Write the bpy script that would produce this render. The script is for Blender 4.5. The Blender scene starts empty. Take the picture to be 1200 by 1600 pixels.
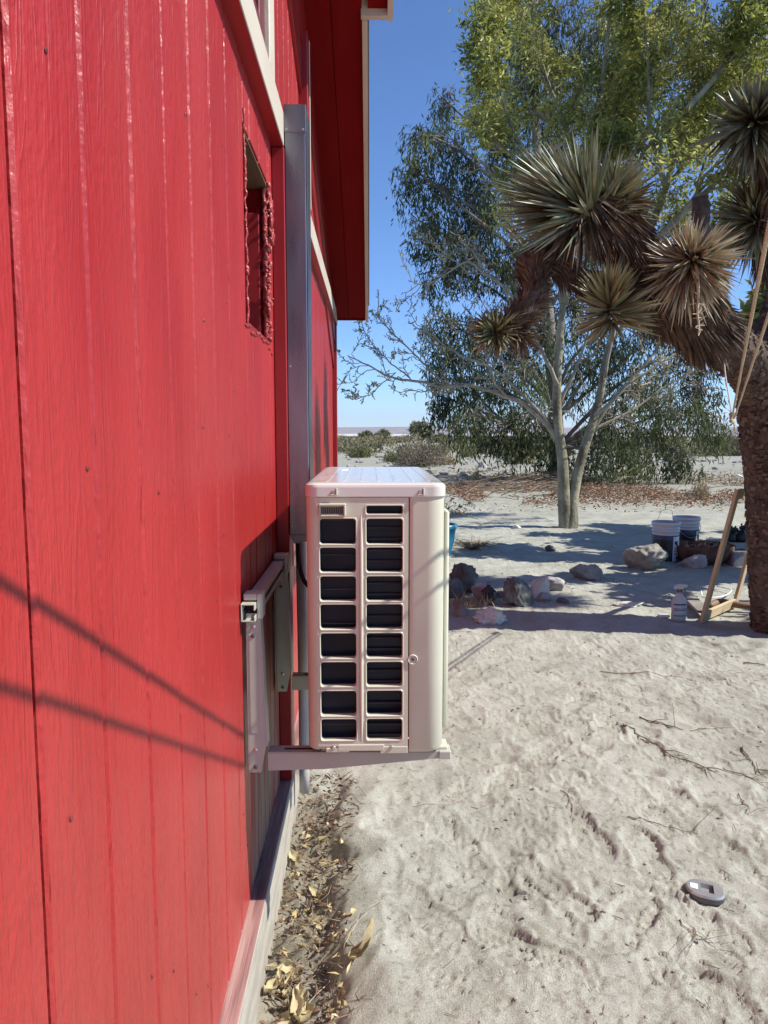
import bpy, bmesh, math, random
import numpy as np
from mathutils import Vector, Matrix, Quaternion

# ------------------------------------------------------------------ camera
SC = bpy.context.scene
COL = SC.collection
FPX = 1200.0                      # focal length for a 1200 x 1600 frame
EYE = np.array([.27, 0., 1.17])
YAW = math.atan(23 / FPX); PITCH = math.atan(126 * math.cos(YAW) / FPX)
cd = bpy.data.cameras.new('camera'); cam = bpy.data.objects.new('camera', cd); COL.objects.link(cam)
cd.sensor_fit = 'VERTICAL'; cd.sensor_height = 36; cd.lens = 36 * FPX / 1600
cd.clip_start = .02; cd.clip_end = 60000
cam.location = EYE; cam.rotation_euler = (math.pi / 2 - PITCH, 0, -YAW)
SC.camera = cam

# ------------------------------------------------------------------ world, sun, exposure
SUN = Vector((1, -.19, 1.03)).normalized()          # towards the sun
w = bpy.data.worlds.new('World'); SC.world = w; w.use_nodes = True
nt = w.node_tree
sky = nt.nodes.new('ShaderNodeTexSky'); sky.sky_type = 'NISHITA'; sky.sun_disc = False
sky.sun_elevation = math.asin(SUN.z); sky.sun_rotation = math.atan2(SUN.x, SUN.y)
sky.altitude = 2500; sky.air_density = 1.0; sky.dust_density = 0.; sky.ozone_density = 10.
nt.links.new(sky.outputs[0], nt.nodes['Background'].inputs[0])
nt.nodes['Background'].inputs[1].default_value = .148
sl = bpy.data.lights.new('sun', 'SUN'); sl.energy = 5.0; sl.angle = math.radians(.53); sl.color = (1, .96, .875)
so = bpy.data.objects.new('sun', sl); COL.objects.link(so)
so.rotation_euler = (-SUN).to_track_quat('-Z', 'Y').to_euler()
so.location = SUN * 20
SC.view_settings.view_transform = 'Standard'; SC.view_settings.look = 'None'
SC.view_settings.exposure = .41; SC.view_settings.gamma = 1
try: SC.view_settings.use_curve_mapping = False
except Exception: pass

SC.render.engine = 'CYCLES'
SC.cycles.max_bounces = 4; SC.cycles.diffuse_bounces = 2; SC.cycles.glossy_bounces = 2; SC.cycles.transmission_bounces = 2; SC.cycles.volume_bounces = 0

# ------------------------------------------------------------------ helpers
_F = np.array([math.sin(YAW) * math.cos(PITCH), math.cos(YAW) * math.cos(PITCH), -math.sin(PITCH)])
_R = np.array([math.cos(YAW), -math.sin(YAW), 0]); _U = np.cross(_R, _F)
def at(u, v, Y):
    """world point seen at picture point (u, v) of the photograph, at real distance Y along the wall"""
    d = _F * FPX + _R * (u - 600) + _U * (800 - v)
    return EYE + d * (Y / d[1])
def gpt(u, v, Z=0.):
    d = _F * FPX + _R * (u - 600) + _U * (800 - v)
    return EYE + d * ((Z - EYE[2]) / d[2])
RNG = np.random.default_rng(7)
random.seed(7)

def unit(v):
    v = np.asarray(v, float); n = np.linalg.norm(v, axis=-1, keepdims=True); return v / np.maximum(n, 1e-9)

# value noise -------------------------------------------------------
_T = np.random.default_rng(3).random((256, 256))
def vnoise(x, y, s=0):
    x = x + s * 17.31; y = y + s * 9.77
    xi = np.floor(x).astype(int); yi = np.floor(y).astype(int); fx = x - xi; fy = y - yi
    fx = fx * fx * (3 - 2 * fx); fy = fy * fy * (3 - 2 * fy)
    g = lambda a, b: _T[a & 255, b & 255]
    return (g(xi, yi) * (1 - fx) + g(xi + 1, yi) * fx) * (1 - fy) + (g(xi, yi + 1) * (1 - fx) + g(xi + 1, yi + 1) * fx) * fy - .5
def fbm(x, y, s=0, o=4):
    r = 0; a = 1.
    for i in range(o):
        r = r + a * vnoise(x, y, s + i * 3); x = x * 2.03 + 5.1; y = y * 2.03 + 1.7; a *= .5
    return r

BASE = {}
class MB:
    """collects vertices and faces; build() links them as ONE mesh object"""
    def __init__(s): s.V = []; s.F = {3: [], 4: []}; s.n = 0; s.N = []
    def add(s, V, F):
        V = np.asarray(V, float).reshape(-1, 3); off = s.n; s.V.append(V); s.n += len(V)
        F = list(F) if not isinstance(F, np.ndarray) else F
        if isinstance(F, np.ndarray): s.F[F.shape[1]].append(F + off)
        else:
            for f in F:
                if len(f) in (3, 4): s.F[len(f)].append(np.array([f]) + off)
                else: s.N.append(np.array(f) + off)
        return s
    def box(s, x0, x1, y0, y1, z0, z1, b=0.002, M=None):
        """box with chamfered edges"""
        b = min(b, (x1 - x0) * .45, (y1 - y0) * .45, (z1 - z0) * .45)
        lo = (x0, y0, z0); hi = (x1, y1, z1); V = []; idx = {}
        for i in range(8):
            sg = [(i >> k) & 1 for k in range(3)]
            for ax in range(3):
                p = [0, 0, 0]
                for k in range(3):
                    e = hi[k] if sg[k] else lo[k]
                    if k != ax: e += -b if sg[k] else b
                    p[k] = e
                idx[(i, ax)] = len(V); V.append(p)
        F = []
        def addf(ids, nrm):
            P = np.array([V[i] for i in ids]); n = np.cross(P[1] - P[0], P[2] - P[0])
            F.append(tuple(ids) if n @ np.array(nrm) > 0 else tuple(ids[::-1]))
        c = np.array([(x0 + x1) / 2, (y0 + y1) / 2, (z0 + z1) / 2])
        for ax in range(3):
            o = [k for k in range(3) if k != ax]
            for sd in (0, 1):
                ids = []
                for a, d in ((0, 0), (1, 0), (1, 1), (0, 1)):
                    ids.append(idx[((sd << ax) | (a << o[0]) | (d << o[1]), ax)])
                n = [0, 0, 0]; n[ax] = 1 if sd else -1
                addf(ids, n)
        for ax in range(3):
            o = [k for k in range(3) if k != ax]
            for a in (0, 1):
                for d in (0, 1):
                    i0 = (a << o[0]) | (d << o[1]); i1 = i0 | (1 << ax)
                    n = [0, 0, 0]; n[o[0]] = 1 if a else -1; n[o[1]] = 1 if d else -1
                    addf([idx[(i0, o[0])], idx[(i1, o[0])], idx[(i1, o[1])], idx[(i0, o[1])]], n)
        for i in range(8):
            addf([idx[(i, 0)], idx[(i, 1)], idx[(i, 2)]], [1 if (i >> k) & 1 else -1 for k in range(3)])
        V = np.array(V)
        if M is not None: V = (np.c_[V, np.ones(len(V))] @ np.array(M).T)[:, :3]
        return s.add(V, F)
    def beam(s, p, q, wdt, hgt, up=(0, 0, 1), b=.002):
        """rectangular bar from p to q"""
        p = np.asarray(p, float); q = np.asarray(q, float); z = unit(q - p); x = unit(np.cross(np.asarray(up, float), z)); y = np.cross(z, x)
        M = np.eye(4); M[:3, 0] = x; M[:3, 1] = y; M[:3, 2] = z; M[:3, 3] = p
        return s.box(-wdt / 2, wdt / 2, -hgt / 2, hgt / 2, 0, np.linalg.norm(q - p), b, M)
    def tube(s, P, r, n=6, cap=True):
        P = np.asarray(P, float); m = len(P); r = np.broadcast_to(np.asarray(r, float), (m,))
        T = np.gradient(P, axis=0); T = unit(T)
        ref = np.array([0, 0, 1.]) if abs(T[0][2]) < .9 else np.array([1., 0, 0])
        a = unit(np.cross(T[0], ref)); A = []
        for i in range(m):
            a = a - T[i] * (a @ T[i]); a = unit(a); A.append(a)
        A = np.array(A); B = np.cross(T, A)
        th = np.arange(n) * 2 * math.pi / n
        V = P[:, None, :] + r[:, None, None] * (np.cos(th)[None, :, None] * A[:, None, :] + np.sin(th)[None, :, None] * B[:, None, :])
        i = np.arange(m - 1)[:, None] * n; j = np.arange(n)[None, :]; k = (j + 1) % n
        F = np.stack([i + j, i + k, i + n + k, i + n + j], -1).reshape(-1, 4)
        V = V.reshape(-1, 3)
        s.add(V, F)
        if cap and r[0] > .002:
            s.N.append(np.arange(n)[::-1] + s.n - len(V)); s.N.append(np.arange(n) + s.n - n)
        return s
    def lathe(s, prof, n=24, c=(0, 0, 0), sx=1, sy=1, M=None):
        prof = np.array(prof, float); m = len(prof); th = np.arange(n) * 2 * math.pi / n
        V = np.stack([prof[:, 0, None] * np.cos(th) * sx, prof[:, 0, None] * np.sin(th) * sy, np.repeat(prof[:, 1, None], n, 1)], -1).reshape(-1, 3)
        if M is not None: V = (np.c_[V, np.ones(len(V))] @ np.array(M).T)[:, :3]
        V = V + np.array(c)
        i = np.arange(m - 1)[:, None] * n; j = np.arange(n)[None, :]; k = (j + 1) % n
        return s.add(V, np.stack([i + j, i + k, i + n + k, i + n + j], -1).reshape(-1, 4))
    def prism(s, poly, a0, a1, axis='y', M=None):
        """polygon extruded along an axis; poly is (x,z) for y, (y,z) for x, (x,y) for z"""
        n = len(poly); f = {'y': lambda p, a: (p[0], a, p[1]), 'x': lambda p, a: (a, p[0], p[1]), 'z': lambda p, a: (p[0], p[1], a)}[axis]
        V = np.array([f(p, a0) for p in poly] + [f(p, a1) for p in poly], float)
        if M is not None: V = (np.c_[V, np.ones(len(V))] @ np.array(M).T)[:, :3]
        F = [tuple(range(n))[::-1], tuple(range(n, 2 * n))] + [(i, (i + 1) % n, n + (i + 1) % n, n + i) for i in range(n)]
        return s.add(V, F)
    def mesh(s, name, smooth=False, off=(0, 0, 0)):
        V = np.concatenate(s.V) - np.array(off); me = bpy.data.meshes.new(name)
        loops = []; tot = []
        for k in (3, 4):
            if s.F[k]:
                f = np.concatenate(s.F[k]); loops.append(f.ravel()); tot.append(np.full(len(f), k))
        for f in s.N: loops.append(f); tot.append(np.array([len(f)]))
        L = np.concatenate(loops).astype(np.int32); T = np.concatenate(tot).astype(np.int32)
        me.vertices.add(len(V)); me.vertices.foreach_set('co', V.astype(np.float32).ravel())
        me.loops.add(len(L)); me.loops.foreach_set('vertex_index', L)
        me.polygons.add(len(T)); me.polygons.foreach_set('loop_start', (np.cumsum(T) - T).astype(np.int32))
        me.polygons.foreach_set('use_smooth', np.full(len(T), bool(smooth)))
        me.update(calc_edges=True); me.validate()
        return me
    def build(s, name, m, parent=None, smooth=False, fixn=False):
        off = BASE.get(parent.name, (0, 0, 0)) if parent else (0, 0, 0)
        me = s.mesh(name, smooth, off); me.materials.append(M[m] if isinstance(m, str) else m)
        if fixn:
            bm = bmesh.new(); bm.from_mesh(me); bmesh.ops.recalc_face_normals(bm, faces=bm.faces); bm.to_mesh(me); bm.free()
        o = bpy.data.objects.new(name, me); COL.objects.link(o)
        if parent: o.parent = parent; BASE[o.name] = off
        return o

def tag(o, label=None, cat=None, group=None, kind=None):
    if label: o['label'] = label
    if cat: o['category'] = cat
    if group: o['group'] = group
    if kind: o['kind'] = kind
    return o
def thing(name, loc, label, cat, group=None):
    o = bpy.data.objects.new(name, None); COL.objects.link(o); o.empty_display_size = .1
    o.location = loc; BASE[o.name] = tuple(loc)
    return tag(o, label, cat, group)
def inst(name, me, parent=None, loc=(0, 0, 0), rot=(0, 0, 0), scale=(1, 1, 1)):
    o = bpy.data.objects.new(name, me); COL.objects.link(o); o.parent = parent; o.location = loc; o.rotation_euler = rot; o.scale = scale
    return o
def crom(P, k=6):
    """smooth curve through points"""
    P = np.asarray(P, float); Q = np.vstack([2 * P[0] - P[1], P, 2 * P[-1] - P[-2]]); out = []
    for i in range(1, len(Q) - 2):
        p0, p1, p2, p3 = Q[i - 1:i + 3]
        for t in np.arange(k) / k:
            out.append(.5 * (2 * p1 + (p2 - p0) * t + (2 * p0 - 5 * p1 + 4 * p2 - p3) * t * t + (3 * p1 - p0 - 3 * p2 + p3) * t ** 3))
    out.append(P[-1]); return np.array(out)

# ------------------------------------------------------------------ materials
M = {}
def mat(name, c1, c2=None, scale=6., st=(1, 1, 1), rough=.6, metal=0., bump=0., bscale=40., bst=None, bdist=.004, detail=3., spec=.5,
        island=0., transl=0., lo=.35, hi=.65, third=None, coat=0., rvar=0.):
    m = bpy.data.materials.new(name); m.use_nodes = True; t = m.node_tree; n = t.nodes; l = t.links
    b = n['Principled BSDF']; b.inputs['Roughness'].default_value = rough; b.inputs['Metallic'].default_value = metal
    b.inputs['Specular IOR Level'].default_value = spec
    if coat: b.inputs['Coat Weight'].default_value = coat; b.inputs['Coat Roughness'].default_value = .2
    geo = n.new('ShaderNodeNewGeometry')
    def vec(s):
        mp = n.new('ShaderNodeMapping'); mp.inputs['Scale'].default_value = s; l.new(geo.outputs['Position'], mp.inputs['Vector']); return mp.outputs[0]
    col = None
    if c2 is not None:
        nz = n.new('ShaderNodeTexNoise'); nz.inputs['Scale'].default_value = scale; nz.inputs['Detail'].default_value = detail; nz.inputs['Roughness'].default_value = .6
        l.new(vec(st), nz.inputs['Vector'])
        rp = n.new('ShaderNodeValToRGB'); rp.color_ramp.elements[0].position = lo; rp.color_ramp.elements[1].position = hi
        rp.color_ramp.elements[0].color = (*c1, 1); rp.color_ramp.elements[1].color = (*c2, 1)
        if third: e = rp.color_ramp.elements.new(.5 * (lo + hi)); e.color = (*third, 1)
        l.new(nz.outputs['Fac'], rp.inputs['Fac']); col = rp.outputs['Color']
        if island:
            mx = n.new('ShaderNodeMix'); mx.data_type = 'RGBA'; mx.blend_type = 'MULTIPLY'; mx.inputs['Factor'].default_value = 1
            mr = n.new('ShaderNodeMapRange'); mr.inputs['To Min'].default_value = 1 - island; mr.inputs['To Max'].default_value = 1 + island
            l.new(geo.outputs['Random Per Island'], mr.inputs['Value'])
            l.new(col, mx.inputs['A']); l.new(mr.outputs['Result'], mx.inputs['B']); col = mx.outputs['Result']
        l.new(col, b.inputs['Base Color'])
        if rvar:
            mr = n.new('ShaderNodeMapRange'); mr.inputs['From Min'].default_value = .3; mr.inputs['From Max'].default_value = .7
            mr.inputs['To Min'].default_value = rough - rvar; mr.inputs['To Max'].default_value = rough + rvar
            l.new(nz.outputs['Fac'], mr.inputs['Value']); l.new(mr.outputs['Result'], b.inputs['Roughness'])
    else: b.inputs['Base Color'].default_value = (*c1, 1)
    if bump:
        bn = n.new('ShaderNodeTexNoise'); bn.inputs['Scale'].default_value = bscale; bn.inputs['Detail'].default_value = 3; bn.inputs['Roughness'].default_value = .6
        l.new(vec(bst or (1, 1, 1)), bn.inputs['Vector'])
        bp = n.new('ShaderNodeBump'); bp.inputs['Strength'].default_value = bump; bp.inputs['Distance'].default_value = bdist
        l.new(bn.outputs['Fac'], bp.inputs['Height']); l.new(bp.outputs[0], b.inputs['Normal'])
    if transl:
        tr = n.new('ShaderNodeBsdfTranslucent'); mx = n.new('ShaderNodeMixShader'); mx.inputs['Fac'].default_value = transl
        if col is not None: l.new(col, tr.inputs['Color'])
        else: tr.inputs['Color'].default_value = (*c1, 1)
        l.new(b.outputs[0], mx.inputs[1]); l.new(tr.outputs[0], mx.inputs[2]); l.new(mx.outputs[0], n['Material Output'].inputs['Surface'])
    M[name] = m
    return m

def paint_mat(name, c1, c2, rough=.33, amt=.5, worn=None, dust=False):
    """brushed paint over rough-sawn embossed siding: vertical fibres, slanting saw marks, a few dribbles"""
    m = mat(name, c1, c2, 2.2, (1, 1.6, .7), rough, spec=.5, lo=.3, hi=.7, rvar=.06); t = m.node_tree; n = t.nodes; l = t.links; b = n['Principled BSDF']
    geo = [q for q in n if q.type == 'NEW_GEOMETRY'][0]
    def nz(sc, s, d=3., rot=0, dist=0.):
        mp = n.new('ShaderNodeMapping'); mp.inputs['Scale'].default_value = s; mp.inputs['Rotation'].default_value = (rot, 0, 0); l.new(geo.outputs['Position'], mp.inputs['Vector'])
        q = n.new('ShaderNodeTexNoise'); q.inputs['Scale'].default_value = sc; q.inputs['Detail'].default_value = d; q.inputs['Distortion'].default_value = dist; l.new(mp.outputs[0], q.inputs['Vector']); return q.outputs['Fac']
    a = nz(1, (30, 330, 22), 2, 0, .4)          # fibres
    c = nz(1, (70, 120, 75), 3, .6)             # slanting saw marks
    d = nz(1, (8, 26, 3.2), 3, 0, 1.2)          # broad grain and blotches
    def math_(op, x, y):
        q = n.new('ShaderNodeMath'); q.operation = op
        for i, v in enumerate((x, y)):
            if isinstance(v, (int, float)): q.inputs[i].default_value = v
            else: l.new(v, q.inputs[i])
        return q.outputs[0]
    ridge = math_('POWER', math_('SUBTRACT', 1.0, math_('ABSOLUTE', math_('MULTIPLY', math_('SUBTRACT', d, .5), 5.), 0)), 3.)
    h = math_('ADD', math_('ADD', math_('MULTIPLY', a, .5), math_('MULTIPLY', c, .85)), math_('ADD', math_('MULTIPLY', ridge, .55), math_('MULTIPLY', d, .8)))
    bp = n.new('ShaderNodeBump'); bp.inputs['Strength'].default_value = amt; bp.inputs['Distance'].default_value = .0028
    l.new(h, bp.inputs['Height']); l.new(bp.outputs[0], b.inputs['Normal'])
    if dust:
        # wind-blown dust and rain splash low on the boards, chalky fading in patches
        sx = n.new('ShaderNodeSeparateXYZ'); l.new(geo.outputs['Position'], sx.inputs[0])
        zf = n.new('ShaderNodeMapRange'); zf.inputs['From Min'].default_value = .75; zf.inputs['From Max'].default_value = .12; l.new(sx.outputs['Z'], zf.inputs['Value'])
        fac = math_('ADD', math_('MULTIPLY', zf.outputs['Result'], math_('MULTIPLY', nz(1, (9, 30, 14), 3), .45)), math_('MULTIPLY', math_('MAXIMUM', math_('SUBTRACT', nz(1, (1, 2.5, 1.1), 3), .54), 0.), .35))
        mx = n.new('ShaderNodeMix'); mx.data_type = 'RGBA'; l.new(fac, mx.inputs['Factor']); old = b.inputs['Base Color'].links[0].from_socket
        l.new(old, mx.inputs['A']); mx.inputs['B'].default_value = (.42, .15, .12, 1); l.new(mx.outputs['Result'], b.inputs['Base Color'])
    if worn:
        w1 = nz(1, (5, 22, 2.), 6, 0, .6); rp = n.new('ShaderNodeValToRGB'); rp.color_ramp.elements[0].position = .46; rp.color_ramp.elements[1].position = .56
        l.new(w1, rp.inputs['Fac']); mx = n.new('ShaderNodeMix'); mx.data_type = 'RGBA'
        l.new(rp.outputs['Color'], mx.inputs['Factor']); old = b.inputs['Base Color'].links[0].from_socket
        l.new(old, mx.inputs['A']); mx.inputs['B'].default_value = (*worn, 1); l.new(mx.outputs['Result'], b.inputs['Base Color'])
    return m

RED1, RED2 = (.335, .018, .018), (.40, .027, .026)
paint_mat('siding_paint', RED1, RED2, .37, .85, dust=True)
paint_mat('worn_paint', (.24, .035, .03), (.30, .06, .05), .7, .7, (.25, .17, .125))
mat('worn_top', (.20, .11, .10), (.42, .30, .26), 1, (30, 2.2, 30), .8, bump=.7, bscale=1, bst=(160, 6, 60), bdist=.003, third=(.36, .20, .18))
mat('red_trim', (.25, .013, .014), (.29, .017, .018), 3, (1, 1, .4), .32, bump=.25, bscale=30, bst=(1, 4, .3), bdist=.002)
mat('red_shaded', (.155, .004, .005), (.19, .006, .007), 4, (3, .3, 1), .7, spec=.05, bump=.2, bscale=60, bst=(4, .2, 1))  # red darkened to put the eave's shade into the colour; backing walls share it
mat('foam_paint', (.30, .03, .03), (.40, .07, .065), 60, rough=.32, bump=.6, bscale=160, bdist=.004)
mat('beige_trim', (.50, .44, .35), (.57, .51, .42), 5, (1, .4, 1), .55, bump=.2, bscale=40, bst=(2, .4, 2))
mat('beige_skirt', (.36, .325, .265), (.46, .42, .35), 12, (1, .6, 2), .75, bump=.35, bscale=70, bst=(1, .3, 1.6), lo=.4, hi=.6)
mat('bare_wood', (.09, .055, .025), (.14, .09, .045), 12, (1, .2, 1), .8, bump=.3)
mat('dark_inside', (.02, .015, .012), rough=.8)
mat('maroon_sash', (.13, .02, .025), (.17, .03, .03), 8, rough=.4, bump=.2)
mat('window_glass', (.02, .025, .03), rough=.05, spec=.8)
mat('shingle', (.10, .08, .075), (.15, .12, .11), 30, rough=.9, bump=.5)
mat('house_back', (.42, .03, .035), rough=.5)
mat('galvanised', (.22, .205, .225), (.32, .30, .32), 9, (1, 3, .25), .30, metal=.9, bump=.06, bscale=60, bst=(1, 3, .2), rvar=.07)
mat('screw', (.62, .6, .58), rough=.3, metal=.9)
mat('casing', (.555, .54, .42), (.63, .615, .49), 7, (1, 1, .5), rough=.36, bump=.03, bscale=300, bdist=.0006)
mat('lid_paint', (.62, .60, .55), (.66, .64, .59), 5, rough=.16, bump=.02, bscale=200, bdist=.0005, coat=.4, rvar=.05)
mat('fin', (.005, .008, .018), (.014, .02, .038), 6, (1, 1, .5), .30, spec=.25)
mat('coil_tube', (.035, .03, .032), rough=.4, metal=.3)
mat('coil_case', (.008, .009, .011), rough=.5)
mat('blade', (.05, .05, .055), rough=.5)
mat('bracket_paint', (.42, .435, .36), (.47, .48, .405), 10, rough=.45, bump=.04, bscale=200, bdist=.001)
mat('rubber', (.02, .02, .02), rough=.7)
mat('lineset', (.42, .40, .38), (.50, .48, .45), 30, (1, 1, .4), .7, bump=.25, bscale=80)
mat('box_grey', (.55, .55, .54), rough=.4, metal=.1)
mat('yellow_washer', (.6, .62, .05), rough=.5)
# ground and growth
mat('litter_leaf', (.40, .29, .13), (.60, .48, .25), 25, rough=.75, island=.35, transl=.15)
mat('yellow_leaf', (.42, .33, .16), (.60, .52, .32), 18, rough=.7, island=.2, transl=.2, bump=.3, bscale=120)
mat('brown_leaf', (.20, .11, .065), (.36, .22, .13), 4, rough=.85, island=.45)
mat('red_litter', (.10, .06, .045), (.22, .14, .10), 20, rough=.85, island=.3)
mat('dry_twig', (.17, .115, .075), (.30, .22, .15), 30, rough=.9, bump=.4, bscale=90)
mat('pale_twig', (.45, .37, .26), (.58, .50, .37), 30, rough=.9)
mat('pale_bark', (.12, .108, .068), (.36, .33, .225), 7, (1, 1, .6), .85, bump=.6, bscale=24, bdist=.02, third=(.25, .23, .155))
mat('twig_bark', (.26, .235, .17), (.44, .40, .31), 6, rough=.85)
mat('euc_bark', (.16, .13, .11), (.34, .30, .26), 4, (1, 1, .3), .9, bump=.5, bscale=16, bst=(1, 1, .3), bdist=.03)
mat('euc_leaf', (.055, .072, .024), (.19, .215, .085), .9, rough=.62, spec=.2, island=.55, transl=.25, third=(.085, .10, .048), lo=.32, hi=.68)
mat('ash_leaf', (.17, .20, .035), (.52, .49, .16), 1.3, rough=.42, island=.5, transl=.48, third=(.34, .35, .085))
mat('yucca_bark', (.050, .033, .024), (.14, .10, .075), 9, (1, 1, .8), .95, bump=.7, bscale=30, bst=(1, 1, .6), bdist=.02)
mat('yucca_plate', (.07, .05, .036), (.21, .155, .11), 16, (1, 1, .6), .95, bump=.9, bscale=60, bdist=.01, island=.3)
mat('yucca_green', (.16, .18, .105), (.32, .33, .22), 5, rough=.36, island=.5)
mat('yucca_olive', (.20, .20, .11), (.36, .34, .20), 5, rough=.4, island=.5)
mat('yucca_pink', (.40, .33, .22), (.58, .50, .34), 6, rough=.4, island=.4)
mat('yucca_dead', (.085, .056, .034), (.23, .165, .10), 8, rough=.7, island=.5)
mat('yucca_shag', (.055, .034, .022), (.17, .11, .068), 8, rough=.75, island=.5)
mat('bush_leaf', (.11, .12, .045), (.22, .21, .085), 2.5, rough=.8, island=.4)
mat('bush_grey', (.17, .14, .10), (.29, .25, .18), 2, rough=.9, island=.35)
mat('bush_straw', (.40, .31, .18), (.52, .42, .26), 2, rough=.9, island=.3)
mat('far_scrub', (.13, .12, .06), (.30, .26, .15), .12, rough=.95, island=.4)
mat('stone_dark', (.085, .09, .083), (.23, .24, .225), 6, rough=.85, bump=.6, bscale=25, bdist=.012, third=(.14, .145, .135))
mat('stone_grey', (.27, .25, .22), (.42, .39, .35), 7, rough=.85, bump=.6, bscale=25, bdist=.012)
mat('stone_pale', (.56, .55, .48), (.68, .67, .60), 9, rough=.8, bump=.5, bscale=25, bdist=.01)
mat('stone_tan', (.22, .205, .17), (.36, .335, .285), 8, rough=.9, bump=.5, bscale=25, bdist=.01)
# small things
mat('blue_glaze', (.02, .16, .28), (.035, .22, .36), 6, rough=.18, coat=.5)
mat('potting_soil', (.05, .035, .025), (.09, .06, .045), 40, rough=1, bump=.6)
mat('pot_leaf', (.04, .06, .025), (.07, .095, .04), 9, rough=.5, island=.3, transl=.2)
mat('bucket_white', (.52, .53, .55), (.58, .59, .61), 8, rough=.35)
mat('label_dark', (.012, .014, .02), rough=.4)
mat('label_blue', (.03, .05, .12), rough=.4)
mat('label_white', (.55, .58, .63), rough=.45)
mat('wire', (.35, .35, .35), rough=.35, metal=.8)
mat('fresh_wood', (.50, .38, .23), (.60, .48, .31), 7, (1, 1, .3), .7, bump=.25, bscale=60, bst=(1, 1, .2))
mat('old_wood', (.22, .19, .17), (.34, .30, .27), 9, (1, 1, .25), .9, bump=.4, bscale=60, bst=(1, 1, .2))
mat('bottle_plastic', (.62, .66, .64), rough=.25, transl=.35)
mat('bottle_label', (.42, .47, .54), (.55, .60, .66), 60, rough=.45)
mat('green_band', (.02, .28, .10), rough=.4)
mat('trigger', (.50, .50, .50), rough=.5)
mat('black_iron', (.012, .012, .013), rough=.45)
mat('rust_bowl', (.07, .035, .022), (.14, .075, .045), 14, rough=.9, bump=.5)
mat('cinder', (.19, .19, .20), (.27, .27, .28), 50, rough=.95, bump=.5, bscale=120)
mat('steel', (.40, .40, .39), (.52, .515, .50), 20, rough=.3, metal=.55)
mat('steel_dark', (.12, .11, .11), rough=.4, metal=.4)
mat('rope', (.44, .38, .25), (.58, .51, .37), 220, rough=.85, bump=.9, bscale=300, bst=(1, 1, 1), bdist=.003)
mat('white_cord', (.78, .77, .74), rough=.7)
mat('green_cord', (.10, .42, .30), rough=.6)
mat('brown_hose', (.24, .15, .09), rough=.6)
mat('paper', (.75, .75, .74), rough=.7)
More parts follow.
